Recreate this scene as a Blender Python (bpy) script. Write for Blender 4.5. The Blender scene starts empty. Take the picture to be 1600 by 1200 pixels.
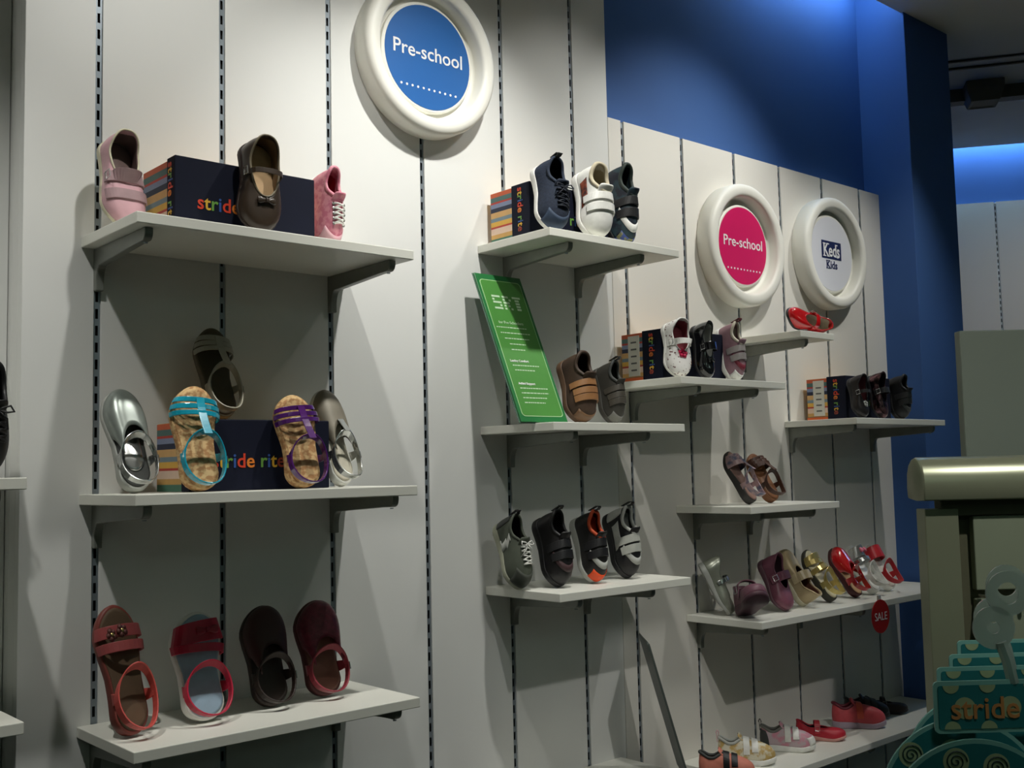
import bpy, bmesh, math, random
import numpy as np
from mathutils import Vector, Matrix
from mathutils.bvhtree import BVHTree

# ------------------------------------------------------------------ camera, world, exposure
scene = bpy.context.scene
COL = scene.collection
PI = math.pi
cam_d = bpy.data.cameras.new('camera'); cam = bpy.data.objects.new('camera', cam_d); COL.objects.link(cam)
cam_d.sensor_fit = 'HORIZONTAL'; cam_d.sensor_width = 36.0; cam_d.lens = 36.0*1688.80/1600.0
cam_d.clip_start = 0.02; cam_d.clip_end = 60
R_ = Vector((0.74923856, -0.66191173, -0.02268124)); U_ = Vector((-0.03551571, -0.07435108, 0.99659949)); F_ = Vector((0.66134727, 0.74588523, 0.07921496))
M = Matrix.Identity(4)
for i in range(3):
    M[i][0] = R_[i]; M[i][1] = U_[i]; M[i][2] = -F_[i]
M[0][3], M[1][3], M[2][3] = -0.60124, -1.60996, 1.50450
cam.matrix_world = M
scene.camera = cam
vs = scene.view_settings
vs.view_transform = 'Standard'; vs.look = 'None'; vs.gamma = 1.0; vs.use_curve_mapping = False
vs.exposure = 0.0
w = bpy.data.worlds.new('world'); scene.world = w; w.use_nodes = True
w.node_tree.nodes['Background'].inputs[0].default_value = (0.6, 0.75, 0.7, 1); w.node_tree.nodes['Background'].inputs[1].default_value = 0.02

CEIL = 2.80
SPOTS = [  # x, y, z of the lamp, aim point, power, cone (deg), blend
    ((-0.50, -0.62, 2.72), (-0.28, 0.0, 1.20), 34, 60, 1.0),
    ((0.10, -0.62, 2.72), (0.16, 0.0, 1.80), 21, 82, 1.0),
    ((0.60, -0.62, 2.72), (0.62, 0.0, 1.68), 43, 72, 1.0),
    ((1.08, -0.62, 2.72), (1.02, 0.0, 1.85), 13, 70, 1.0),
    ((1.56, -0.62, 2.72), (1.46, 0.0, 2.00), 27, 74, 1.0),
    ((2.12, -0.62, 2.72), (2.00, 0.0, 1.45), 20, 70, 1.0),
    ((0.35, -1.75, 2.72), (1.05, -0.92, 1.40), 46, 58, 1.0),  # extra lamp added to brighten the display fixture
    ((3.10, -1.10, 2.72), (3.95, 0.40, 1.55), 22, 76, 1.0),  # extra lamp added to lift the far wall panels
]

# ------------------------------------------------------------------ materials
def lin(c):
    return tuple((v/12.92 if v <= .04045 else ((v+.055)/1.055)**2.4) for v in [x/255.0 for x in c])
_m = {}
def mat(name, rgb, rough=.55, metal=0, noise=.08, nscale=60, bump=0, coat=0, spec=.5, emit=None, estr=0, trans=0, tex=None, rgb2=None, alpha=1.0):
    if name in _m: return _m[name]
    m = bpy.data.materials.new(name); m.use_nodes = True; nt = m.node_tree; N = nt.nodes; L = nt.links
    b = N['Principled BSDF']; c = (*lin(rgb), 1)
    b.inputs['Roughness'].default_value = rough; b.inputs['Metallic'].default_value = metal
    b.inputs['Coat Weight'].default_value = coat; b.inputs['Coat Roughness'].default_value = .08
    b.inputs['Specular IOR Level'].default_value = spec
    b.inputs['Transmission Weight'].default_value = trans
    tc = N.new('ShaderNodeTexCoord')
    if tex == 'blotch' or tex == 'flower' or tex == 'cork' or tex == 'check':
        if tex == 'check':
            v = N.new('ShaderNodeTexBrick'); v.inputs['Scale'].default_value = nscale; fac = v.outputs['Fac']
        elif tex == 'flower':
            v = N.new('ShaderNodeTexVoronoi'); v.inputs['Scale'].default_value = nscale; fac = v.outputs['Distance']
        else:
            v = N.new('ShaderNodeTexNoise'); v.inputs['Scale'].default_value = nscale; v.inputs['Detail'].default_value = 3; fac = v.outputs['Fac']
        L.new(tc.outputs['Object'], v.inputs['Vector'])
        r = N.new('ShaderNodeValToRGB'); L.new(fac, r.inputs['Fac'])
        c2 = (*lin(rgb2), 1)
        if tex == 'flower':
            r.color_ramp.elements[0].position = .24; r.color_ramp.elements[0].color = c2
            r.color_ramp.elements[1].position = .32; r.color_ramp.elements[1].color = c
        else:
            r.color_ramp.elements[0].position = .44; r.color_ramp.elements[0].color = c
            r.color_ramp.elements[1].position = .58; r.color_ramp.elements[1].color = c2
        L.new(r.outputs[0], b.inputs['Base Color'])
    elif noise > 0:
        v = N.new('ShaderNodeTexNoise'); v.inputs['Scale'].default_value = nscale; v.inputs['Detail'].default_value = 4
        L.new(tc.outputs['Object'], v.inputs['Vector'])
        r = N.new('ShaderNodeValToRGB'); L.new(v.outputs['Fac'], r.inputs['Fac'])
        r.color_ramp.elements[0].position = .3; r.color_ramp.elements[1].position = .7
        r.color_ramp.elements[0].color = (*[x*(1-noise) for x in c[:3]], 1); r.color_ramp.elements[1].color = (*[min(1, x*(1+noise)) for x in c[:3]], 1)
        L.new(r.outputs[0], b.inputs['Base Color'])
        if bump:
            bp = N.new('ShaderNodeBump'); bp.inputs['Strength'].default_value = bump; bp.inputs['Distance'].default_value = .002
            L.new(v.outputs['Fac'], bp.inputs['Height']); L.new(bp.outputs[0], b.inputs['Normal'])
    else:
        b.inputs['Base Color'].default_value = c
    if emit:
        b.inputs['Emission Color'].default_value = (*lin(emit), 1); b.inputs['Emission Strength'].default_value = estr
    _m[name] = m
    return m
WHITE = mat('white_laminate', (228, 229, 226), .45, noise=.012, nscale=3)
CREAM = mat('cream_laminate', (230, 227, 219), .45, noise=.012, nscale=3)
SHELF = mat('shelf_white', (232, 232, 222), .4, noise=.02, nscale=8)
BLUE = mat('blue_paint', (58, 97, 158), .75, noise=.04, nscale=4)
CEILM = mat('ceiling_paint', (224, 223, 210), .9, noise=.05, nscale=3)
FLOORM = mat('floor_carpet', (66, 64, 56), .9, noise=.2, nscale=90)
ROOMW = mat('room_wall', (150, 155, 145), .85, noise=.03, nscale=2)
RAIL = mat('rail_steel', (150, 160, 168), .4, metal=.6, noise=.05, nscale=30)
DARK = mat('rail_dark', (14, 14, 14), .8, noise=0)
BRK = mat('bracket_steel', (134, 137, 130), .4, metal=.25, noise=.06, nscale=40)
RING = mat('sign_white', (236, 235, 226), .5, noise=.01, nscale=5)
SIGNF = mat('sign_face_white', (222, 224, 232), .5, noise=.01, nscale=5)
SBLUE = mat('sign_blue', (28, 96, 168), .45, noise=.02, nscale=8)
SPINK = mat('sign_pink', (214, 22, 98), .45, noise=.02, nscale=8)
TXTW = mat('print_white', (240, 240, 240), .5, noise=0)
NAVYP = mat('print_navy', (18, 34, 84), .5, noise=0)
NAVY = mat('box_navy', (9, 15, 36), .75, spec=.25, noise=.06, nscale=30)

# ------------------------------------------------------------------ basic builders
def tag(o, label, cat, group=None):
    o['label'] = label; o['category'] = cat
    if group: o['group'] = group
    return o
def struct(o, label=None):
    o['kind'] = 'structure'
    return o
def empty(name, loc=(0, 0, 0), label=None, cat=None, group=None):
    o = bpy.data.objects.new(name, None); COL.objects.link(o); o.location = loc; o.empty_display_size = .02
    if label: tag(o, label, cat, group)
    return o
def mobj(name, verts, faces, mats, parent=None, smooth=False, idx=None, bevel=0, solid=0, subs=0, offs=1):
    me = bpy.data.meshes.new(name); me.from_pydata([tuple(v) for v in verts], [], faces); me.update()
    if not isinstance(mats, (list, tuple)): mats = [mats]
    for m in mats: me.materials.append(m)
    if idx is not None:
        for p, i in zip(me.polygons, idx): p.material_index = i
    if smooth:
        for p in me.polygons: p.use_smooth = True
    bm = bmesh.new(); bm.from_mesh(me); bmesh.ops.recalc_face_normals(bm, faces=bm.faces); bm.to_mesh(me); bm.free()
    o = bpy.data.objects.new(name, me); COL.objects.link(o)
    if parent: o.parent = parent
    if solid:
        s = o.modifiers.new('s', 'SOLIDIFY'); s.thickness = solid; s.offset = offs
    if subs:
        s = o.modifiers.new('u', 'SUBSURF'); s.levels = subs; s.render_levels = subs
    if bevel:
        s = o.modifiers.new('b', 'BEVEL'); s.width = bevel; s.segments = 2; s.limit_method = 'ANGLE'
    return o
class MB:
    def __init__(s): s.v = []; s.f = []; s.i = []
    def add(s, vs_, fs, mi=0):
        n = len(s.v); s.v += [Vector(v) for v in vs_]; s.f += [tuple(a+n for a in f) for f in fs]; s.i += [mi]*len(fs)
    def box(s, a, b, mi=0):
        (x0, y0, z0), (x1, y1, z1) = a, b
        s.add([(x0,y0,z0),(x1,y0,z0),(x1,y1,z0),(x0,y1,z0),(x0,y0,z1),(x1,y0,z1),(x1,y1,z1),(x0,y1,z1)],
              [(0,3,2,1),(4,5,6,7),(0,1,5,4),(1,2,6,5),(2,3,7,6),(3,0,4,7)], mi)
    def prism(s, poly, ax, a0, a1, mi=0):   # poly in the two other axes, extruded along axis ax
        def P(p, a):
            l = list(p); l.insert(ax, a); return l
        n = len(poly); s.add([P(p, a0) for p in poly]+[P(p, a1) for p in poly],
            [tuple(range(n))[::-1], tuple(range(n, 2*n))]+[(i, (i+1) % n, n+(i+1) % n, n+i) for i in range(n)], mi)
    def tube(s, pts, r, n=8, mi=0, closed=False, cap=True):
        pts = [Vector(p) for p in pts]; K = len(pts); base = len(s.v); fr = None
        rr = r if isinstance(r, (list, tuple)) else [r]*K
        for k, p in enumerate(pts):
            a = pts[(k-1) % K] if (closed or k > 0) else p; b = pts[(k+1) % K] if (closed or k < K-1) else p
            t = (b-a).normalized()
            if fr is None:
                fr = t.orthogonal().normalized()
            fr = (fr - t*fr.dot(t)).normalized(); bn = t.cross(fr)
            for j in range(n):
                an = 2*PI*j/n; s.v.append(p+(fr*math.cos(an)+bn*math.sin(an))*rr[k])
        m = K if closed else K-1
        for k in range(m):
            for j in range(n):
                s.f.append((base+k*n+j, base+k*n+(j+1) % n, base+((k+1) % K)*n+(j+1) % n, base+((k+1) % K)*n+j)); s.i.append(mi)
        if cap and not closed:
            s.f.append(tuple(base+j for j in range(n))[::-1]); s.f.append(tuple(base+(K-1)*n+j for j in range(n))); s.i += [mi, mi]
    def lathe(s, prof, c, axis='y', n=48, mi=0, mis=None):  # prof: (r, h) pairs, h along -y from c
        base = len(s.v)
        for (r, h) in prof:
            for j in range(n):
                a = 2*PI*j/n
                if axis == 'y': s.v.append(Vector((c[0]+r*math.cos(a), c[1]-h, c[2]+r*math.sin(a))))
                else: s.v.append(Vector((c[0]+r*math.cos(a), c[1]+r*math.sin(a), c[2]+h)))
        for k in range(len(prof)-1):
            for j in range(n):
                s.f.append((base+k*n+j, base+k*n+(j+1) % n, base+(k+1)*n+(j+1) % n, base+(k+1)*n+j)); s.i.append(mi)
        s.f.append(tuple(base+(len(prof)-1)*n+j for j in range(n))); s.i.append(mi)
    def build(s, name, mats, parent=None, **k):
        return mobj(name, s.v, s.f, mats, parent, idx=s.i, **k)
def box(name, a, b, m, parent=None, bevel=0):
    q = MB(); q.box(a, b); return q.build(name, m, parent, bevel=bevel)

def _text_mesh(s, size, extrude, offset):
    cu = bpy.data.curves.new('t', 'FONT'); cu.body = s; cu.size = size; cu.extrude = extrude; cu.offset = offset; cu.resolution_u = 3
    o = bpy.data.objects.new('t', cu); COL.objects.link(o); bpy.context.view_layer.update()
    dg = bpy.context.evaluated_depsgraph_get(); me = bpy.data.meshes.new_from_object(o.evaluated_get(dg))
    vs_ = [v.co.copy() for v in me.vertices]; fs = [tuple(p.vertices) for p in me.polygons]
    bpy.data.objects.remove(o); bpy.data.curves.remove(cu); bpy.data.meshes.remove(me)
    return vs_, fs
def text(name, s, width, origin, xdir, ydir, mats, parent, thick=.0004, bold=0.0, height=None, cols=None, center=True):
    """lettering laid on a surface: xdir reading direction, ydir up; width = total width."""
    xd, yd = Vector(xdir).normalized(), Vector(ydir).normalized(); nd = xd.cross(yd)
    V, F, I = [], [], []
    full, _ = _text_mesh(s, 1, 0.01, bold)
    x0 = min(v.x for v in full); x1 = max(v.x for v in full); sc = width/(x1-x0)
    ys = (height/ (max(v.y for v in full)-min(v.y for v in full))) if height else sc
    y0 = min(v.y for v in full); y1 = max(v.y for v in full)
    if cols is None: groups = [(s, 0, 0.0)]
    else:
        groups = []
        for i, ch in enumerate(s):
            if ch == ' ': continue
            pv, _ = _text_mesh(s[:i+1], 1, .01, bold); cv, _ = _text_mesh(ch, 1, .01, bold)
            groups.append((ch, cols[i], max(v.x for v in pv)-max(v.x for v in cv)))
    cx = (x0+x1)/2 if center else x0; cy = (y0+y1)/2 if center else 0
    for g, mi, dx in groups:
        vs_, fs = _text_mesh(g, 1, .01, bold); n = len(V)
        for v in vs_:
            V.append(Vector(origin)+xd*((v.x+dx-cx)*sc)+yd*((v.y-cy)*ys)+nd*(thick*(1.2 if v.z > 0 else 0.1)))
        F += [tuple(a+n for a in f) for f in fs]; I += [mi]*len(fs)
    return mobj(name, V, F, mats, parent, idx=I)

# ------------------------------------------------------------------ the setting
RX = [0.0, 0.2026, 0.4068, 0.6114, 0.8150, 1.0166, 1.1796, 1.3821, 1.5843, 1.7782, 1.9766, 2.1691]
XSEAM, XEND, XLEFT, ZTOP, YB = 1.1283, 2.2784, -0.1079, 2.283, 0.045
def panels(name, x0, x1, z0, z1, rails, m, y=0.0, th=.018, gap=.0052):
    q = MB(); xs = [x0]
    for r in rails: xs += [r-gap, r+gap]
    xs.append(x1)
    for a, b in zip(xs[::2], xs[1::2]): q.box((a, y, z0), (b, y+th, z1))
    q.box((x0, y+th, z0), (x1, YB if y < .04 else y+.04, z1))
    if name == 'trim_1': q.box((x0, YB, z0), (x0+.039, .12, z1))
    return struct(q.build(name, m, bevel=.0008))
panels('trim_1', XLEFT, XSEAM-.0006, 0.12, CEIL, RX[:6], WHITE)
panels('trim_2', XSEAM+.0006, XEND, 0.12, ZTOP, [RX[6]-.004]+RX[7:], CREAM)
panels('trim_3', -3.0, XLEFT-.001, 0.12, CEIL, [-1.03, -.62, -.31], WHITE, y=.062)
struct(box('wall_back', (XLEFT+.04, YB, 0), (XEND, YB+.12, 3.1), BLUE))
q = MB(); q.prism([(XEND, -.106), (2.540, -.106), (2.60, 1.6), (XEND, 1.6)], 2, 0, 3.1)
struct(q.build('wall_pilaster', BLUE, bevel=.002))
struct(box('baseboard_back', (-3.0, -.004, 0), (XEND, YB, .118), mat('baseboard', (120, 122, 118), .5)))
# ceiling slab, open above the two cove slots
e2 = Vector((.59, -.807, 0)).normalized(); n2 = Vector((.807, .59, 0)).normalized(); P0 = Vector((3.74, .454, 0))
def lip(y): t = (y-P0.y)/e2.y; return (P0.x+e2.x*t, y)
q = MB(); q.prism([(-3.0, -6), lip(-6), lip(1.6), (2.55, 1.6), (2.55, -.098), (-3.0, -.098)], 2, CEIL, CEIL+.07)
struct(q.build('ceiling', CEILM))
q = MB(); q.prism([(-3.2, -6.2), (9.4, -6.2), (9.4, 1.8), (-3.2, 1.8)], 2, 3.1, 3.15)
struct(q.build('ceiling_upper', CEILM))
q = MB(); q.prism([(-3.2, -6.2), (9.4, -6.2), (9.4, 1.8), (-3.2, 1.8)], 2, -.05, 0)
struct(q.build('floor', FLOORM))
struct(box('wall_left', (-3.1, -6.1, 0), (-3.0, .2, 3.1), ROOMW))
struct(box('wall_front', (-3.1, -6.2, 0), (9.0, -6.08, 3.1), ROOMW))
struct(box('wall_rear_bay', (2.5, 1.6, 0), (4.0, 1.7, 3.1), BLUE))
# far angled wall, blue above white slotted panels
def wallpt(s, d, z): p = P0+n2*.15+e2*s+n2*d; return (p.x, p.y, z)
q = MB()
def wbox(q, s0, s1, d0, d1, z0, z1, mi=0):
    q.add([wallpt(s0,d0,z0), wallpt(s1,d0,z0), wallpt(s1,d1,z0), wallpt(s0,d1,z0), wallpt(s0,d0,z1), wallpt(s1,d0,z1), wallpt(s1,d1,z1), wallpt(s0,d1,z1)],
          [(0,3,2,1),(4,5,6,7),(0,1,5,4),(1,2,6,5),(2,3,7,6),(3,0,4,7)], mi)
wbox(q, -1.5, 8.3, .03, .15, 0, 3.1); struct(q.build('wall_right', BLUE))
q = MB(); FR = [.168+.2032*k for k in range(-7, 19)]
xs = [-1.5]
for r in FR: xs += [r-.005, r+.005]
xs.append(8.2)
for a, b in zip(xs[::2], xs[1::2]): wbox(q, a, b, 0, .016, .1, 2.597)
wbox(q, -1.5, 8.2, .016, .03, .1, 2.597)
struct(q.build('trim_4', CREAM))

# cove lights (lamps hidden behind the ceiling edge)
COVE = mat('cove_tube', (150, 205, 255), .5, noise=0, emit=(170, 215, 255), estr=30)
q = MB(); q.tube([(1.66, -.030, 2.90), (2.24, -.030, 2.90)], .010)
tag(q.build('cove_light', COVE), 'blue glowing cove tube above the blue wall, hidden behind the ceiling edge', 'cove light')
q = MB(); q.tube([wallpt(-1.2, -.030, 2.875), wallpt(3.0, -.030, 2.875)], .012)
tag(q.build('cove_light', COVE), 'blue glowing cove tube above the far angled wall at the right', 'cove light')

# far slotted rails
def rail(name, x, y, z0, z1, label, group, right=Vector((1, 0, 0)), out=Vector((0, -1, 0)), w=.0098, ph=0.0):
    q = MB(); o = Vector((x, y, 0)); up = Vector((0, 0, 1)); hw = w/2; sw = .0021
    def quad(a, b, c, d, mi=0): q.add([a, b, c, d], [(0, 1, 2, 3)], mi)
    def P(u, z, d=0): return o+right*u+up*z+out*d
    quad(P(-hw, z0), P(-sw, z0), P(-sw, z1), P(-hw, z1)); quad(P(sw, z0), P(hw, z0), P(hw, z1), P(sw, z1))
    z = z0
    k = 0
    zz = z0+.004+ph
    prev = z0
    while zz+.015 < z1:
        quad(P(-sw, prev), P(sw, prev), P(sw, zz), P(-sw, zz)); prev = zz+.0150
        zz += .0254
    quad(P(-sw, prev), P(sw, prev), P(sw, z1), P(-sw, z1))
    quad(P(-hw, z0, -.006), P(hw, z0, -.006), P(hw, z1, -.006), P(-hw, z1, -.006), 1)
    for s in (-1, 1): quad(P(s*hw, z0), P(s*hw, z1), P(s*hw, z1, -.006), P(s*hw, z0, -.006))
    return tag(q.build(name, [RAIL, DARK]), label, 'shelf rail', group)
RLAB = ['through the left brackets of the left shelves', 'behind the middle of the left shelves', 'through the right brackets of the left shelves',
        'running down from under the blue round sign', 'through the left brackets of the middle shelves, right of the blue sign', 'through the right brackets of the middle shelves',
        'at the left end of the lower cream panelling, by the seam', 'passing just left of the pink round sign', 'running behind the pink round sign',
        'between the pink sign and the white sign', 'running behind the white and navy round sign', 'closest to the blue pillar']
for k, x in enumerate(RX):
    rail('slotted_rail', x-(.004 if k == 6 else 0), .003, .14, CEIL-.01 if k < 6 else ZTOP-.004, 'slotted steel rail '+RLAB[k], 'slotted rails of the white wall')
rail('slotted_rail', RX[6]+.0075, .003, .14, ZTOP-.004, 'slotted steel rail, right one of the close pair by the panel seam', 'slotted rails of the white wall', w=.006)
rail('slotted_rail', -.31, .065, .14, CEIL-.01, 'slotted steel rail in the recessed wall at the far left', 'slotted rails of the white wall')
for r in FR[7:8]:
    p = wallpt(r, .003, 0)
    rail('slotted_rail', p[0], p[1], .12, 2.59, 'slotted steel rail in the far angled wall', None, right=e2, out=-n2)

# ------------------------------------------------------------------ ceiling fittings
def strip(name, a, b, wd, z0, z1, m, label, cat):
    a = Vector((*a, 0)); b = Vector((*b, 0)); d = (b-a).normalized(); n = Vector((-d.y, d.x, 0))*wd/2
    q = MB(); vs_ = [a-n, b-n, b+n, a+n]
    q.add([v+Vector((0, 0, z0)) for v in vs_]+[v+Vector((0, 0, z1)) for v in vs_], [(0,3,2,1),(4,5,6,7),(0,1,5,4),(1,2,6,5),(2,3,7,6),(3,0,4,7)])
    o = q.build(name, m); tag(o, label, cat); return o
BLK = mat('track_black', (58, 56, 48), .5, noise=.05)
BRONZE = mat('fixture_bronze', (112, 106, 86), .6, noise=.05)
td = Vector((.56, -.83)).normalized()
def tp(base, t): return (base[0]+td.x*t, base[1]+td.y*t)
strip('ceiling_track', tp((2.80, -.06), -.5), tp((2.80, -.06), 2.6), .010, CEIL-.007, CEIL, BLK, 'thin black ceiling track, nearer of the close pair right of the blue pillar', 'ceiling track')
strip('ceiling_track', tp((2.865, -.03), -.5), tp((2.865, -.03), 2.6), .010, CEIL-.007, CEIL, BLK, 'thin black ceiling track, farther of the close pair right of the blue pillar', 'ceiling track')
strip('ceiling_beam', tp((3.06, .12), -.7), tp((3.06, .12), 2.6), .05, CEIL-.045, CEIL, BRONZE, 'long dark beam fixed under the ceiling right of the blue pillar', 'light beam')
def housing(c, label):
    q = MB(); d = Vector((td.x, td.y, 0)); n = Vector((-td.y, td.x, 0))
    def ring(z, h): return [Vector((c[0], c[1], z))+d*a*h+n*b*h for a, b in ((-1,-1),(1,-1),(1,1),(-1,1))]
    q.add(ring(CEIL-.001, .062)+ring(CEIL-.03, .06)+ring(CEIL-.072, .046)+ring(CEIL-.066, .036), [(3,2,1,0)]+[(k*4+i, k*4+(i+1)%4, k*4+4+(i+1)%4, k*4+4+i) for k in range(3) for i in range(4)]+[(12,13,14,15)])
    tag(q.build('spotlight_housing', BRONZE, bevel=.003), label, 'spotlight')
housing((3.065, .03), 'dark tapered spotlight housing hanging from the ceiling beside the blue pillar')
housing((3.19, -.215), 'dark tapered spotlight housing cut by the right edge of the photo')

TRK = mat('track_white', (200, 200, 195), .4)
strip('ceiling_track', (-.6, -.65), (2.3, -.65), .035, CEIL-.02, CEIL, TRK, 'white lighting track above the shoe shelves', 'ceiling track')
LAMPG = mat('lamp_glass', (255, 240, 210), .4, noise=0, emit=(255, 240, 215), estr=6)
for k, (P, A, pw, cone, bl) in enumerate(SPOTS):
    P = Vector(P); A = Vector(A); d = (A-P).normalized()
    t = empty('track_spotlight', P, ['leftmost white track spotlight, left of the shoe wall', 'white track spotlight above the pink and silver shoe', 'white track spotlight above the blue round sign', 'white track spotlight above the middle shelves', 'white track spotlight above the pink round sign', 'rightmost white track spotlight of the shoe wall track', 'added white spotlight that brightens the olive display fixture', 'added white spotlight that brightens the far angled wall'][k], 'spotlight', 'track spotlights')
    s1 = d.orthogonal().normalized(); s2 = d.cross(s1)
    q = MB(); n = 20
    prof = [(.0, -.11), (.028, -.11), (.034, -.10), (.036, 0.0), (.033, 0.0), (.031, -.02)]
    for (r, h) in prof:
        for j in range(n): q.v.append(s1*r*math.cos(2*PI*j/n)+s2*r*math.sin(2*PI*j/n)+d*h)
    for a in range(len(prof)-1):
        for j in range(n): q.f.append((a*n+j, a*n+(j+1) % n, (a+1)*n+(j+1) % n, (a+1)*n+j)); q.i.append(0)
    q.build('lamp_head', TRK, t, smooth=True)
    q = MB(); base = [s1*.031*math.cos(2*PI*j/n)+s2*.031*math.sin(2*PI*j/n)-d*.02 for j in range(n)]
    q.add(base, [tuple(range(n))]); q.build('lamp_lens', LAMPG, t)
    q = MB(); q.tube([-d*.06, Vector((0, -.03, CEIL-.02-P.z))], .006); q.build('stem', TRK, t)
    ld = bpy.data.lights.new('spot', 'SPOT'); ld.energy = pw; ld.spot_size = math.radians(cone); ld.spot_blend = bl; ld.shadow_soft_size = .022
    ld.color = (1.0, .985, .93)
    lo = bpy.data.objects.new('spot', ld); COL.objects.link(lo); lo.location = P+d*.004
    lo.rotation_euler = d.to_track_quat('-Z', 'Y').to_euler()
# glowing ceiling panels behind the camera, added for greenish ambient fill
PANEL = mat('panel_glow', (225, 255, 235), .5, noise=0, emit=(206, 240, 222), estr=3.0)
for k, (x, y) in enumerate([(-1.4, -3.2), (1.2, -3.4), (3.8, -3.2), (-.2, -5.0), (2.6, -5.0)]):
    t = empty('fill_light_panel', (x, y, CEIL), 'square fill light panel added behind the camera, '+['nearest on the left', 'nearest in the middle', 'nearest on the right', 'far back on the left', 'far back on the right'][k], 'fill light', 'added fill panels')
    box('diffuser', (-.28, -.28, -.012), (.28, .28, -.002), PANEL, t); 
    q = MB()
    for a, b in (((-.3, -.3, -.016), (.3, -.28, 0)), ((-.3, .28, -.016), (.3, .3, 0)), ((-.3, -.28, -.016), (-.28, .28, 0)), ((.28, -.28, -.016), (.3, .28, 0))): q.box(a, b)
    q.build('frame', TRK, t)

# ------------------------------------------------------------------ shelves
SD, ST = .206, .0155
def bracket(parent, x, y0=0.0, d=.190, m=BRK):
    P = [(0, -ST)]; Y = lambda y: y0-y
    poly = [(Y(-.004), -ST-.0005), (Y(d), -ST-.0005)]
    for a in range(0, 100, 15): poly.append((Y(d-.004+.010*math.cos(math.radians(a))-.006), -ST-.006-.012*math.sin(math.radians(a))))
    for k in range(9):
        t = k/8; yy = d-.03-(d-.052)*t; poly.append((Y(yy), -ST-.0185-.0085*t))
    for k in range(1, 8):
        a = math.radians(90*k/8); poly.append((Y(.022-.012*math.sin(a)), -ST-.027-.028*(1-math.cos(a))))
    poly.append((Y(.010), -ST-.064)); poly.append((Y(-.004), -ST-.064))
    q = MB(); q.prism(poly, 0, x-.0062, x+.0062)
    b = q.build('bracket', m, parent, bevel=.0015)
    q = MB(); q.tube([(x, y0-d+.012, -ST-.0195), (x, y0-d+.012, -ST-.021)], .003, 8)
    q.build('screw', RAIL, b)
    return b
def shelf(x0, x1, z, rails, label, y0=0.0, depth=SD, group='white wall shelves'):
    t = empty('wall_shelf', (0, 0, z), label, 'shelf', group)
    box('shelf_board', (x0, y0-depth, -ST), (x1, y0-.0004, 0), SHELF, t, bevel=.0012)
    for r in rails: bracket(t, r, y0, depth-.018)
    return t
ZS = {'A1': 1.8644, 'A2': 1.4831, 'A3': 1.1507, 'B1': 1.9450, 'B2': 1.5890, 'B3': 1.2827, 'C1': 1.6864, 'C2': 1.8099, 'C3': 1.4140, 'C4': 1.1678, 'D1': 1.6120, 'C5': .848}
shelf(-.0250, .4365, ZS['A1'], [RX[0], RX[2]], 'white wall shelf at upper left holding two girls shoes and a pink sneaker')
shelf(-.0250, .4365, ZS['A2'], [RX[0], RX[2]], 'white wall shelf at left in the middle, holding the turquoise and purple sandals')
shelf(-.0255, .4350, ZS['A3'], [RX[0], RX[2]], 'white wall shelf at lower left holding four red and brown sandals')
shelf(.7440, 1.1090, ZS['B1'], [RX[4], RX[5]], 'white wall shelf in the middle at the top, holding navy, white and black sneakers')
shelf(.7415, 1.1075, ZS['B2'], [RX[4], RX[5]], 'white wall shelf in the middle holding the green placard and two brown sneakers')
shelf(.7460, 1.1095, ZS['B3'], [RX[4], RX[5]], 'white wall shelf in the middle, lowest one, holding four dark boys sneakers')
shelf(1.1013, 1.4648, ZS['C1'], [RX[6]+.002, RX[7]], 'white wall shelf below the pink round sign holding the flowered white shoe')
shelf(1.5319, 1.6716, ZS['C2'], [RX[8]], 'short white wall shelf below the white round sign, holding one red shoe')
shelf(1.3169, 1.6624, ZS['C3'], [RX[7], RX[8]], 'white wall shelf holding only two small brown sandals')
shelf(1.3396, 2.2500, ZS['C4'], [RX[7], RX[9], RX[11]], 'long white wall shelf with the crowded row of sandals')
shelf(1.2950, 2.2500, ZS['C5'], [RX[7], RX[9], RX[11]], 'lowest white wall shelf at the bottom right with sneakers lying flat', depth=.215)
shelf(1.7553, 2.1962, ZS['D1'], [RX[9], RX[11]], 'white wall shelf beside the blue pillar holding three black shoes')
shelf(-.80, -.1430, 1.509, [-.175, -.62], 'white wall shelf in the recess at the left edge, upper one', y0=.060)
shelf(-.80, -.1430, 1.200, [-.175, -.62], 'white wall shelf in the recess at the left edge, lower one', y0=.060)
shelf(.7460, 1.1095, .895, [RX[4], RX[5]], 'white wall shelf below the frame, under the grey boys sneakers')

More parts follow.
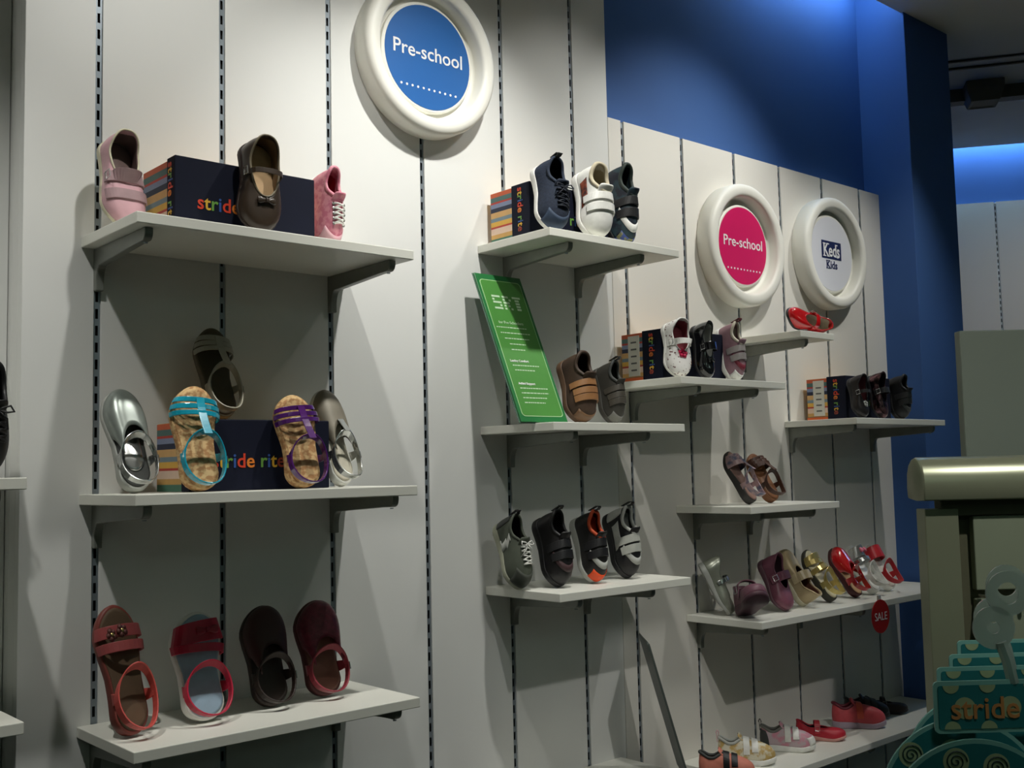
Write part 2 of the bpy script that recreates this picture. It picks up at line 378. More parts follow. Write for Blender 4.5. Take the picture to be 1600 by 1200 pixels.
# ------------------------------------------------------------------ round signs
def round_sign(c, face, label, disc_r, kind):
    t = empty('round_sign', c, label, 'sign', 'round wall signs')
    R = .152; prof = [(R-.002, 0), (R, .002), (R, .034), (R-.002, .040), (R-.007, .0445), (R-.014, .046), (R-.024, .0455), (R-.029, .043), (R-.032, .038), (R-.034, .020), (R-.037, .014), (0.001, .014)]
    q = MB(); q.lathe(prof, (0, 0, 0), n=72); q.build('frame', RING, t, smooth=True)
    q = MB(); q.lathe([(disc_r+.006, .013), (disc_r+.006, .0215), (disc_r+.003, .0235), (.001, .0235)], (0, 0, 0), n=64); q.build('disc', RING, t)
    q = MB(); q.lathe([(disc_r, .0230), (disc_r, .0243), (.0005, .0243)], (0, 0, 0), n=64); d = q.build('face', face, t)
    X, Z = (1, 0, 0), (0, 0, 1)
    if kind == 'pre':
        text('lettering', 'Pre-school', disc_r*1.62, (0, -.0245, .008), X, Z, TXTW, d, bold=.008)
        q = MB()
        for i in range(11):
            q.lathe([(.0024, .0240), (.0024, .0250)], (-.0640+i*.0128, 0, -disc_r*.62), n=10)
        q.build('dotted_line', TXTW, d)
    else:
        box('logo_plate', (-.047, -.0252, -.014), (.047, -.0240, .034), NAVYP, d)
        l = text('lettering', 'Keds', .078, (0, -.0253, .0095), X, Z, TXTW, d, bold=.018, height=.036)
        q = MB()
        for (x, z, wd) in ((-.0355, .0255, .014), (-.0355, -.0080, .014), (-.0175, -.0080, .012), (-.0185, .0255, .012), (.0245, .0255, .008), (.027, -.0080, .006)):
            q.box((x-wd/2, -.0263, z-.0014), (x+wd/2, -.0255, z+.0014))
        q.build('serif', TXTW, d)
        text('lettering', 'Kids', .052, (0, -.0245, -.030), X, Z, NAVYP, d, bold=.02, height=.022)
        q = MB()
        for (x, z, wd) in ((-.0235, -.0196, .009), (-.0235, -.0404, .009), (-.013, -.0404, .008), (-.013, -.0196, .007)):
            q.box((x-wd/2, -.0256, z-.0009), (x+wd/2, -.0244, z+.0009))
        q.build('serif', NAVYP, d)
    return t
round_sign((.612, 0, 2.286), SBLUE, 'large round white framed sign with a blue Pre-school face, near the top', .100, 'pre')
round_sign((1.577, 0, 2.042), SPINK, 'round white framed sign with a pink Pre-school face', .096, 'pre')
round_sign((1.972, 0, 2.068), SIGNF, 'round white framed sign with a navy logo on white, rightmost of the round signs', .101, 'keds')

# ------------------------------------------------------------------ shoe boxes
LC = {'r': (214, 66, 40), 'o': (226, 128, 44), 'y': (226, 180, 60), 'g': (108, 160, 70), 'b': (52, 88, 160), 'p': (120, 60, 110), 'm': (150, 60, 40)}
LM = [mat('ink_'+k, v, .5, noise=0) for k, v in LC.items()]; LK = {k: i for i, k in enumerate(LC)}
RAIN = [LK[c] for c in 'royb' ]
SEQ = [LK[c] for c in ['r', 'y', 'g', 'b', 'r', 'o', 'o', 'g', 'b', 'y', 'm']]
STR = [mat('stripe_%d' % i, c, .6, noise=.04) for i, c in enumerate([(205, 96, 58), (78, 112, 108), (196, 150, 120), (128, 140, 170), (30, 40, 66), (214, 170, 110), (120, 140, 150), (224, 176, 76), (186, 64, 52), (228, 200, 178), (204, 160, 92), (70, 116, 96)])]
LABELM = mat('label_white', (214, 212, 200), .6, noise=.03); BARM = mat('label_print', (96, 96, 92), .6, noise=0); ORG = mat('label_orange', (222, 104, 48), .6, noise=0)
def shoebox(x0, y0, z, label, sticker=False, L=.235, D=.115, H=.108, rim=.028):
    """box on its long side, lid towards the room: x0 left end, y0 front of lid"""
    t = empty('shoe_box', (x0, y0, z), label, 'shoe box', 'shoe boxes on the shelves')
    box('body', (.002, rim-.004, 0.0005), (L-.002, D, H-.003), STR[5], t)
    b = t.children[0]
    rnd = random.Random(int(x0*1000)); zz = .0006; q = MB()
    order = [11, 10, 9, 8, 7, 6, 5, 4, 3, 8, 1, 0]; hs = [.011, .009, .013, .004, .010, .008, .012, .009, .009, .004, .010, .009]; k = sum(hs); 
    for o_, h in zip(order, hs):
        h = h*(H-.0045)/k; q.box((.0005, rim, zz), (.0025, D-.001, zz+h), o_); zz += h
    q.build('striped_end', STR, b)
    if sticker:
        q = MB(); q.box((-.0004, rim+.008, .013), (.0006, D-.020, H-.008)); s = q.build('label', LABELM, b)
        q = MB()
        for k_ in range(5):
            q.box((-.0008, rim+.016, .024+k_*.015), (-.0003, D-.028, .0275+k_*.015))
        q.build('print', BARM, b)
        q = MB(); q.box((-.0008, rim, .0006), (.0006, D, .010)); q.build('orange_strip', ORG, b)
    lid = box('lid', (0, 0, 0), (L, rim, H), NAVY, t, bevel=.0015)
    text('lettering', 'stride rite', .120, (L*.405, -.0003, H*.42), (1, 0, 0), (0, 0, 1), LM, lid, bold=.012, cols=SEQ)
    text('lettering', 'stride rite', H*.80, (-.0003, rim*.5, H*.53), (0, 0, -1), (0, -1, 0), LM, lid, bold=.012, cols=SEQ)
    return t
shoebox(.064, -.127, ZS['A1'], 'navy shoe box with coloured lettering on the upper left shelf', H=.112)
shoebox(.087, -.127, ZS['A2'], 'navy shoe box with coloured lettering behind the turquoise and purple sandals', H=.106)
shoebox(.766, -.130, ZS['B1'], 'navy shoe box with a striped end on the shelf beside the navy sneaker', rim=.052, H=.106, L=.215)
shoebox(1.134, -.130, ZS['C1'], 'navy shoe box with a white labelled end beside the flowered white shoe', sticker=True, rim=.055, H=.108, L=.215)
shoebox(1.838, -.130, ZS['D1'], 'navy shoe box with a white labelled end on the shelf by the blue pillar', sticker=True, rim=.055, H=.112, L=.215)

# ------------------------------------------------------------------ shoes
NJ = 56
def smooth(a, b, t):
    t = max(0., min(1., (t-a)/(b-a))); return t*t*(3-2*t)
def halfw(t, W):
    xs = [0, .12, .3, .45, .62, .74, .88, 1.0]; ys = [.76, .78, .74, .76, .92, 1.0, .96, .86]
    g = float(np.interp(t, xs, ys)); e = 1.0
    if t < .17: e = math.sqrt(max(0, 1-(1-t/.17)**2))
    if t > .70: e = max(0, 1-((t-.70)/.30)**2.4)**.5
    return W/2*g*e
def centx(t, W, side): return side*W*.07*(math.sin(PI*t*1.0)*-.6+t*.9)
def ringpts(L, W, side, sx=1.0, sy=1.0, zf=lambda t: 0, x0=None):
    out = []
    for j in range(NJ):
        f = 2*PI*j/NJ; t = (1-math.cos(f))/2; s = 1 if j <= NJ/2 else -1
        hw = halfw(t, W)*sx
        y = L*(.5+(t-.5)*sy)
        out.append(Vector((centx(t, W, side)+s*hw, y, zf(t))))
    return out
def tj(j): return (1-math.cos(2*PI*j/NJ))/2
def sj(j): return 1 if j <= NJ/2 else -1
def capf(base, rev=False):
    fs = []
    for j in range(0, NJ//2):
        a, b, c, d = j, j+1, (NJ-j-1) % NJ, (NJ-j) % NJ
        f = [base+a, base+b, base+c, base+d] if j > 0 else [base+a, base+b, base+c]
        if j == NJ//2-1: f = [base+a, base+b, base+d]
        fs.append(tuple(f[::-1] if rev else f))
    return fs
def ringmesh(name, rings, m, parent, top=True, bottom=True, smooth_=True, idx=None):
    V = [p for r in rings for p in r]; F = []; I = []
    for k in range(len(rings)-1):
        for j in range(NJ):
            F.append((k*NJ+j, k*NJ+(j+1) % NJ, (k+1)*NJ+(j+1) % NJ, (k+1)*NJ+j)); I.append(idx[k] if idx else 0)
    if bottom: f = capf(0, True); F += f; I += [idx[0] if idx else 0]*len(f)
    if top: f = capf((len(rings)-1)*NJ); F += f; I += [idx[-1] if idx else 0]*len(f)
    o = mobj(name, V, F, m, parent, smooth=smooth_, idx=I)
    return o
class Shoe:
    """local frame: heel at y=0, toe at y=L, sole on z=0, x to the shoe's right"""
    def __init__(s, root, L=.16, W=.062, side=1, th=.014, tt=.010, toe=.028):
        s.root = root; s.L = L; s.W = W; s.side = side; s.th = th; s.tt = tt; s.toe = toe
    def spring(s, t): return .008*smooth(.7, 1.05, t)
    def zs(s, t): return s.th+(s.tt-s.th)*smooth(.15, .7, t)+s.spring(t)
    def sole(s, m, m2=None, name='sole', flare=1.0):
        L, W, sd = s.L, s.W, s.side
        R = [ringpts(L, W, sd, .93, .97, lambda t: s.spring(t)), ringpts(L, W, sd, 1.0*flare, 1.0, lambda t: .002+s.spring(t)),
             ringpts(L, W, sd, 1.01*flare, 1.004, lambda t: .25*s.zs(t)+.75*s.spring(t)+.001), ringpts(L, W, sd, 1.02*flare, 1.008, lambda t: .3*s.zs(t)+.7*s.spring(t)+.0012),
             ringpts(L, W, sd, 1.02, 1.008, lambda t: s.zs(t)-.002), ringpts(L, W, sd, .99, .993, lambda t: s.zs(t)+.0002), ringpts(L, W, sd, .93, .95, lambda t: s.zs(t)+.0004)]
        ms = [m, m2 or m]; return ringmesh(name, R, ms, s.root, idx=[1, 1, 1, 0, 0, 0])
    def footbed(s, m, name='footbed', sc=.90, up=.0006, parent=None):
        R = [ringpts(s.L, s.W, s.side, sc, sc+.03, lambda t: s.zs(t)+up), ringpts(s.L, s.W, s.side, sc, sc+.03, lambda t: s.zs(t)+up+.0012), ringpts(s.L, s.W, s.side, sc-.08, sc-.03, lambda t: s.zs(t)+up+.0018)]
        return ringmesh(name, R, m, parent or s.root)
    def _grid(s, y0, y1, hw, zh, zm, zf, toe=None, base=.975, inset=0.0, NS=14):
        L, W, sd = s.L, s.W, s.side; toe = toe or s.toe
        B = ringpts(L, W, sd, base, .985, lambda t: s.zs(t)-.001)
        G = []
        for j in range(NJ):
            t = tj(j); ss = sj(j); b = B[j]
            cy = L*(y0+(y1-y0)*t)
            prof = math.sin(PI*(t*.5+.5*t**.8)) if 0 < t < 1 else 0
            f = 2*PI*j/NJ
            cx = centx(y0+(y1-y0)*t, W, sd)+ss*hw*W/2*(abs(math.sin(f))**.85)*(1.0-.12*t)
            cz = (zh*(1-smooth(0, .45, t))+zm*smooth(0, .45, t))*(1-smooth(.55, 1, t))+zf*smooth(.55, 1, t)
            c = Vector((cx, cy, cz))
            dz = cz-b.z; wt = smooth(.45, 1.0, t)
            p1 = Vector((b.x+(b.x-centx(t, W, sd))*.05, b.y+(.003*(t > .9))-(.003*(t < .06)), b.z+dz*.5*(1-wt)+toe*wt))
            q = (b-c); q.z = 0
            p2 = c+q*(.35*(1-wt)+.52*wt); p2.z = cz-dz*.28*(1-wt)-(.002+max(0, cz-b.z-toe)*.42)*wt
            row = []
            for i in range(NS+1):
                u = i/NS; v = 1-u
                P = b*(v**3)+p1*(3*v*v*u)+p2*(3*v*u*u)+c*(u**3)
                row.append(P)
            G.append(row)
        return G
    def upper(s, m, y0=.02, y1=.50, hw=.60, zh=.062, zm=.048, zf=.058, toe=None, keep=None, lining=None, collar=None, cr=.0028, name='upper', solid=.0016):
        s.G = s._grid(y0, y1, hw, zh, zm, zf, toe); NS = len(s.G[0])-1
        s.top = [r[-1] for r in s.G]; s.NS = NS
        V = [p for r in s.G for p in r]; F = []
        for j in range(NJ):
            for i in range(NS):
                if keep and not keep(tj(j+.5), i/NS): continue
                j2 = (j+1) % NJ; F.append((j*(NS+1)+i, j2*(NS+1)+i, j2*(NS+1)+i+1, j*(NS+1)+i+1))
        s.bvh = BVHTree.FromPolygons([tuple(v) for v in V], F)
        o = mobj(name, V, F, m, s.root, smooth=True, solid=solid, offs=-1)
        s.up = o
        # drop loose vertices
        bm = bmesh.new(); bm.from_mesh(o.data); bmesh.ops.delete(bm, geom=[v for v in bm.verts if not v.link_faces], context='VERTS')
        bmesh.ops.recalc_face_normals(bm, faces=bm.faces); bm.to_mesh(o.data); bm.free()
        if lining:
            k = .0024; Vl = []
            for j, r in enumerate(s.G):
                for i, p in enumerate(r):
                    c = Vector((centx(.5, s.W, s.side), s.L*(.1+.8*tj(j)), .02)); d = (p-c).normalized(); Vl.append(p-d*k*(1 if i < NS else .4))
            mobj('lining', Vl, F, lining, s.root, smooth=True)
        if collar:
            q = MB(); q.tube([p for p in s.top], cr, 8, closed=True); q.build('collar', collar, s.root, smooth=True)
        return o
    def overlay(s, name, m, cond, off=.0014, parent=None):
        G = s.G; NS = s.NS; n = {}
        def nor(j, i):
            a = G[(j+1) % NJ][i]-G[(j-1) % NJ][i]; b = G[j][min(NS, i+1)]-G[j][max(0, i-1)]
            v = a.cross(b); v = v.normalized() if v.length > 1e-12 else Vector((0, 0, 1))
            c = Vector((centx(.5, s.W, s.side), s.L*tj(j)*.8+.1*s.L, .015))
            return v if v.dot(G[j][i]-c) > 0 else -v
        V, F, ix = [], [], {}
        def gv(j, i):
            j %= NJ
            if (j, i) not in ix: ix[(j, i)] = len(V); V.append(G[j][i]+nor(j, i)*off*.35)
            return ix[(j, i)]
        for j in range(NJ):
            for i in range(NS):
                if cond(tj(j+.5), sj(j), (i+.5)/NS): F.append((gv(j, i), gv(j+1, i), gv(j+1, i+1), gv(j, i+1)))
        if not F: return None
        return mobj(name, V, F, m, parent or s.up, smooth=True, solid=off, offs=1)
    def surf(s, y, a, zc=.016, default=None):
        cx = centx(y/s.L, s.W, s.side); d = Vector((math.cos(a), 0, math.sin(a))); c = Vector((cx, y, zc)); o = c+d*.12
        h = s.bvh.ray_cast(o, -d, .112)
        return (h[0]-c).length if h[0] else None
    def hug(s, y0, y1, w, n=20, a0=8, a1=172, off=.0012, zc=.016, extra=0.0, over=None):
        """two rails of points following the surface from right to left; y0 on +x side, y1 on -x side"""
        rails = []
        for e in (-1, 1):
            ys = []; rs = []
            for k in range(n+1):
                a = math.radians(a0+(a1-a0)*k/n); y = y0+(y1-y0)*k/n+e*w/2
                ys.append((y, a)); rs.append(s.surf(y, a, zc))
            if over is not None:
                mx = over-zc
                for k, (y, a) in enumerate(ys):
                    if math.sin(a) > .55 and rs[k] is None: pass
            ks = [k for k, r in enumerate(rs) if r is not None]
            if not ks: rs = [s.W/2]*(n+1); ks = list(range(n+1))
            kn = [0]+ks+[n] ; 
            for k in range(n+1):
                if rs[k] is None:
                    lo = max([q_ for q_ in ks if q_ < k], default=ks[0]); hi = min([q_ for q_ in ks if q_ > k], default=ks[-1])
                    f = 0 if hi == lo else (k-lo)/(hi-lo); base = rs[lo]*(1-f)+rs[hi]*f
                    rs[k] = base*1.0
                    if over is not None:
                        a = ys[k][1]; rs[k] = base*(1-math.sin(PI*f))+ (over-zc)/max(.5, math.sin(a))*math.sin(PI*f)
            pts = []
            for (y, a), r in zip(ys, rs):
                pts.append(Vector((centx(y/s.L, s.W, s.side)+math.cos(a)*(r+off), y, zc+math.sin(a)*(r+off+extra))))
            rails.append(pts)
        return rails
    def band(s, name, rails, m, th=.0022, parent=None, zc=.016):
        A, Bq = rails; V, F = [], []; n = len(A)
        for a, b in zip(A, Bq):
            mid = (a+b)/2; d = Vector((mid.x-centx(mid.y/s.L, s.W, s.side), 0, mid.z-zc*.6)).normalized()
            V += [a, b, b+d*th, a+d*th]
        for k in range(n-1):
            for e in range(4): F.append((k*4+e, k*4+(e+1) % 4, k*4+4+(e+1) % 4, k*4+4+e))
        F += [(3, 2, 1, 0), tuple((n-1)*4+e for e in range(4))]
        return mobj(name, V, F, m, parent or s.root, smooth=False, bevel=.0007)
    def strap(s, name, m, t, w, a0=8, a1=172, slant=0, over=None, th=.0022, off=.0012, parent=None, zc=.016):
        y = t*s.L; return s.band(name, s.hug(y-slant*s.L/2, y+slant*s.L/2, w, a0=a0, a1=a1, over=over, off=off, zc=zc), m, th, parent, zc)
    def tongue(s, m, t0=.60, t1=.40, w=.5, z0=.050, z1=.078, back=.012):
        V, F = [], []; K = 8; Nn = 6
        for k in range(K+1):
            f = k/K; y = s.L*(t0+(t1-t0)*f)-0; z = z0+(z1-z0)*f-.004*math.sin(PI*f); hw = s.W*w/2*(.85+.25*f)*(1-.5*max(0, f-.85)/.15*.6)
            for i in range(Nn+1):
                u = -1+2*i/Nn; V.append(Vector((centx(t0, s.W, s.side)+u*hw, y-.004*u*u, z-.006*u*u)))
        for k in range(K):
            for i in range(Nn): a = k*(Nn+1)+i; F.append((a, a+1, a+Nn+2, a+Nn+1))
        return mobj('tongue', V, F, m, s.root, smooth=True, solid=.004, offs=0, subs=1)
    def top_at(s, x, y, zmin=.0):
        h = s.bvh.ray_cast(Vector((x, y, .2)), Vector((0, 0, -1)), .2)
        return h[0].z if h[0] else None
    def laces(s, m, ts, hw=.28, r=.0016, z=None, bow=True, eyelet=None, cross=True):
        q = MB(); eyes = []; cx = centx(.55, s.W, s.side)
        def P(x, y, up):
            zz = s.top_at(x, y)
            if zz is None or zz < .03: zz = z or .055
            return Vector((x, y, zz+up))
        last = None
        for k, t in enumerate(ts):
            y = t*s.L; h = s.W*hw*(1-.0*k)
            prev = ts[k-1]*s.L if k else y
            for sg in (-1, 1):
                a, b = (-h*sg+cx, prev), (h*sg+cx, y)
                if not cross: a = (-h*sg+cx, y)
                if k == 0 and sg == 1: continue
                pts = []
                for i in range(7):
                    f = i/6; x = a[0]+(b[0]-a[0])*f; yy = a[1]+(b[1]-a[1])*f
                    pts.append(P(x, yy, .0012+.0022*math.sin(PI*f)+(.0010 if sg > 0 else 0)))
                q.tube(pts, r, 6)
                if not cross: break
            for sg in (-1, 1):
                eyes.append(P(h*sg+cx, y, .0006))
        if bow:
            y = ts[-1]*s.L-.003; c = P(cx, y, .005)
            for sg in (-1, 1):
                q.tube([c, c+Vector((sg*.010, .004, .004)), c+Vector((sg*.020, .002, .001)), c+Vector((sg*.016, -.006, .001)), c+Vector((sg*.006, -.003, .002)), c], r*.9, 6)
                q.tube([c, c+Vector((sg*.010, .012, .001)), P(cx+sg*.017, y+.022, .002)], r*.8, 6)
        q.build('laces', m, s.root, smooth=True)
        if eyelet:
            for p in eyes:
                ey = MB(); ey.lathe([(.0034, 0), (.0034, .0009), (.0016, .0012)], p, axis='z', n=10); ey.build('eyelet', eyelet, s.root)
    def tab(s, m, h=.016, w=.010):
        p = s.top[0]; q = MB(); pts = [(p.y+.0015, p.z-.006), (p.y+.0005, p.z+h*.6), (p.y-.003, p.z+h), (p.y-.006, p.z+h*.6), (p.y-.0045, p.z-.012)]
        for a, b in zip(pts[:-1], pts[1:]):
            q.add([(p.x-w/2, a[0], a[1]), (p.x+w/2, a[0], a[1]), (p.x+w/2, b[0], b[1]), (p.x-w/2, b[0], b[1])], [(0, 1, 2, 3)])
        q.build('pull_tab', m, s.root, solid=.0016)
    # sandal straps -------------------------------------------------
    def arch(s, name, m, t, w, h, th=.0022, slant=0.0, parent=None, x0=1.0, n=14, skew=0.0):
        A, B = [], []
        for e, dst in ((-1, A), (1, B)):
            for k in range(n+1):
                f = k/n; a = PI*f; y = t*s.L+slant*s.L*(f-.5)+e*w/2; y = min(max(y, .01), s.L*.985); tt = y/s.L
                hw = halfw(tt, s.W)*x0+.0008; cx = centx(tt, s.W, s.side)
                dst.append(Vector((cx+math.cos(a)*hw, y, s.zs(tt)-.002+h*(abs(math.sin(a))**.75)*(1+skew*e*.5))))
        return s.band(name, (A, B), m, th, parent, zc=.012)
    def loop(s, name, m, t0, t1, w=.008, z0=.045, z1=.050, hw=.43, th=.0022, parent=None, n=32):
        """ring around the ankle: front at t1, back at t0"""
        V, F = [], []
        for k in range(n):
            a = 2*PI*k/n; f = (1-math.cos(a))/2; y = s.L*(t0+(t1-t0)*f); x = centx(.25, s.W, s.side)+math.sin(a)*s.W*hw
            z = z1+(z0-z1)*f-.012*abs(math.sin(a))**1.5; o = Vector((math.sin(a), -math.cos(a)*.8, 0)).normalized()
            up = Vector((0, 0, 1))+o*.15*0; c = Vector((x, y, z))
            up = (Vector((0, 0, 1))*(.85)+Vector((0, 1, 0))*.5*f).normalized()
            V += [c-up*w/2, c+up*w/2, c+up*w/2+o*th, c-up*w/2+o*th]
        for k in range(n):
            b = k*4; d = ((k+1) % n)*4
            for e in range(4): F.append((b+e, b+(e+1) % 4, d+(e+1) % 4, d+e))
        return mobj(name, V, F, m, parent or s.root, smooth=False, bevel=.0007)
    def quarter(s, name, m, t=.30, w=.014, z=.036, lean=.0, parent=None):
        """short side straps from the sole up to the ankle ring"""
        for sg in (-1, 1):
            hw = halfw(t, s.W); cx = centx(t, s.W, s.side); q = MB(); K = 6; V = []; F = []
            for k in range(K+1):
                f = k/K; x = cx+sg*(hw*.99+.0015*math.sin(PI*f)-(hw-s.W*.42)*f); y = s.L*(t+lean*f); zz = s.zs(t)-.002+(z-s.zs(t))*f; ww = w*(1-.35*f)
                V += [Vector((x, y-ww/2, zz)), Vector((x, y+ww/2, zz)), Vector((x+sg*.002, y+ww/2, zz)), Vector((x+sg*.002, y-ww/2, zz))]
            for k in range(K):
                for e in range(4): F.append((k*4+e, k*4+(e+1) % 4, k*4+4+(e+1) % 4, k*4+4+e))
            F += [(3, 2, 1, 0), tuple(K*4+e for e in range(4))]
            mobj(name, V, F, m, parent or s.root, bevel=.0006)
    def ridge(s, name, m, t0, t1, h0, h1, w=.010, th=.002, parent=None):
        V, F = [], []; K = 8
        for k in range(K+1):
            f = k/K; t = t0+(t1-t0)*f; z = s.zs(t)-.002+h0+(h1-h0)*f+.001; cx = centx(t, s.W, s.side); y = t*s.L
            V += [Vector((cx-w/2, y, z)), Vector((cx+w/2, y, z)), Vector((cx+w/2, y, z+th)), Vector((cx-w/2, y, z+th))]
        for k in range(K):
            for e in range(4): F.append((k*4+e, k*4+(e+1) % 4, k*4+4+(e+1) % 4, k*4+4+e))
        F += [(3, 2, 1, 0), tuple(K*4+e for e in range(4))]
        return mobj(name, V, F, m, parent or s.root, bevel=.0006)
    def flower(s, name, m, p, r=.009, mc=None, nrm=(0, 0, 1), petals=5, parent=None):
        n = Vector(nrm).normalized(); a = n.orthogonal().normalized(); b = n.cross(a); q = MB()
        for k in range(petals):
            an = 2*PI*k/petals; c = Vector(p)+(a*math.cos(an)+b*math.sin(an))*r*.55+n*.0015
            base = len(q.v); K = 10
            for i in range(K): g = 2*PI*i/K; q.v.append(c+(a*math.cos(g)+b*math.sin(g))*r*.48)
            q.v.append(c+n*r*.25); q.v.append(c-n*r*.2)
            for i in range(K): q.f += [(base+i, base+(i+1) % K, base+K), (base+(i+1) % K, base+i, base+K+1)]; q.i += [0, 0]
        base = len(q.v); K = 10; c = Vector(p)+n*.0035
        for i in range(K): g = 2*PI*i/K; q.v.append(c+(a*math.cos(g)+b*math.sin(g))*r*.26)
        q.v.append(c+n*r*.2)
        for i in range(K): q.f.append((base+i, base+(i+1) % K, base+K)); q.i.append(1)
        return q.build(name, [m, mc or m], parent or s.root, smooth=True)
    def bow(s, m, p, r=.012, parent=None, name='bow'):
        q = MB(); p = Vector(p)
        for sg in (-1, 1):
            rings = [(0, .0022, .0022), (.35, .0045, .003), (.7, .0068, .0036), (1.0, .0055, .002)]; base = len(q.v); K = 8
            for (f, hh, dd) in rings:
                for i in range(K): g = 2*PI*i/K; q.v.append(p+Vector((sg*f*r, math.cos(g)*hh, .003+math.sin(g)*dd)))
            for k in range(3):
                for i in range(K): q.f.append((base+k*K+i, base+k*K+(i+1) % K, base+(k+1)*K+(i+1) % K, base+(k+1)*K+i)); q.i.append(0)
            q.f.append(tuple(base+3*K+i for i in range(K))); q.i.append(0)
        q.box(p+Vector((-.0024, -.0036, .000)), p+Vector((.0024, .0036, .0075)))
        return q.build(name, m, parent or s.root, smooth=True, bevel=.0005)
    def buckle(s, m, p, r=.005, parent=None):
        q = MB(); p = Vector(p); q.tube([p+Vector((0, -r, -r)), p+Vector((0, r, -r)), p+Vector((0, r, r)), p+Vector((0, -r, r))], .0009, 6, closed=True)
        return q.build('buckle', m, parent or s.root)

ADJ = {'mary_jane_shoe': (0.0136, 0.91, 1.102), 'mary_jane_shoe.001': (0.0096, 0.882, 1.3), 'pink_sneaker': (0.0047, 1.014, 0.85), 'closed_toe_sandal': (0.0066, 0.948, 0.955), 'strappy_sandal': (0.0084, 0.954, 1.183), 'strappy_sandal.001': (0.0263, 1.0, 1.011), 'strappy_sandal.002': (0.0066, 0.918, 1.239), 'closed_toe_sandal.001': (0.004, 1.027, 0.85), 'girls_sandal': (0.0063, 1.067, 0.85), 'girls_sandal.001': (0.0098, 1.024, 1.189), 'closed_toe_sandal.002': (0.013, 1.052, 1.087), 'closed_toe_sandal.003': (0.0176, 1.041, 1.195), 'lace_sneaker': (-0.028, 0.85, 1.273), 'velcro_sneaker': (-0.0212, 0.904, 1.3), 'velcro_sneaker.001': (-0.0255, 1.055, 0.85), 'velcro_sneaker.002': (-0.0107, 0.898, 1.067), 'velcro_sneaker.003': (-0.0163, 0.848, 0.85), 'lace_sneaker.001': (-0.0181, 0.882, 0.874), 'velcro_sneaker.004': (-0.0092, 0.921, 0.876), 'velcro_sneaker.005': (-0.0134, 0.923, 0.85), 'velcro_sneaker.006': (-0.0009, 0.952, 0.863), 'mary_jane_shoe.002': (-0.0256, 0.846, 1.3), 'mary_jane_shoe.003': (-0.0256, 0.868, 0.85), 'velcro_sneaker.007': (-0.0046, 0.862, 0.85), 'mary_jane_shoe.004': (-0.0221, 0.851, 1.0), 'mary_jane_shoe.005': (-0.028, 0.833, 0.973), 'mary_jane_shoe.006': (-0.0274, 0.882, 0.85), 'velcro_sneaker.008': (0.0068, 0.871, 0.85), 'strappy_sandal.003': (-0.0, 1.038, 0.85), 'strappy_sandal.004': (0.0038, 1.026, 0.992), 'mary_jane_shoe.007': (0.0267, 0.93, 1.142), 'mary_jane_shoe.008': (-0.0694, 1.243, 0.85), 'mary_jane_shoe.009': (0.0038, 0.978, 1.3), 'mary_jane_shoe.010': (-0.0052, 1.084, 0.85), 'girls_sandal.002': (-0.0056, 1.038, 0.85), 'closed_toe_sandal.004': (0.0083, 1.08, 0.85), 'girls_sandal.003': (-0.0061, 1.083, 0.85), 'girls_sandal.004': (-0.0106, 1.105, 0.85), 'velcro_sneaker.009': (-0.1005, 0.78, 1.0), 'velcro_sneaker.010': (-0.0787, 0.834, 1.0), 'velcro_sneaker.011': (-0.068, 0.818, 1.0), 'mary_jane_shoe.011': (-0.0922, 0.824, 1.0), 'velcro_sneaker.012': (-0.0639, 0.897, 1.0), 'velcro_sneaker.013': (-0.0877, 0.78, 1.0), 'mary_jane_shoe.012': (-0.0998, 0.78, 1.0)}
def place(root, mode, x, y, z, tilt=15, yaw=0, lean=0, roll=0):
    """mode up: toe up, down: heel up, flat. (x, y) = middle of the shoe; its lowest point rests on height z"""
    a = math.radians(tilt)
    if mode == 'up':   d = Vector((0, math.sin(a), math.cos(a))); u = Vector((0, -math.cos(a), math.sin(a)))
    elif mode == 'down': d = Vector((0, -math.sin(a), -math.cos(a))); u = Vector((0, -math.cos(a), math.sin(a)))
    elif mode == 'side': d = Vector((-math.cos(a), 0, math.sin(a))); u = Vector((0, -1, 0)).cross(d).cross(d)*-1; u = Vector((0, -1, 0))
    else: d = Vector((0, -math.cos(a), math.sin(a))); u = Vector((0, math.sin(a), math.cos(a)))
    xx = d.cross(u)
    Rm = Matrix((xx, d, u)).transposed()
    Rm = Matrix.Rotation(math.radians(yaw), 3, 'Z') @ Matrix.Rotation(math.radians(lean), 3, 'Y') @ Rm @ Matrix.Rotation(math.radians(roll), 3, 'Y')
    ax, asc, aw = ADJ.get(root.name, (0, 1, 1)); x += ax; Rm = Rm @ Matrix.Diagonal((asc*aw, asc, asc))
    pts = [Rm @ v.co for c in allmesh(root) for v in c.data.vertices]
    mnz = min(p.z for p in pts); cx = (min(p.x for p in pts)+max(p.x for p in pts))/2; cy = (min(p.y for p in pts)+max(p.y for p in pts))/2
    root.matrix_world = Matrix.Translation((x-cx, y-cy, z-mnz+.0004)) @ Rm.to_4x4()
def allmesh(r):
    out = []
    for c in r.children:
        if c.type == 'MESH': out.append(c)
        out += allmesh(c)
    return out

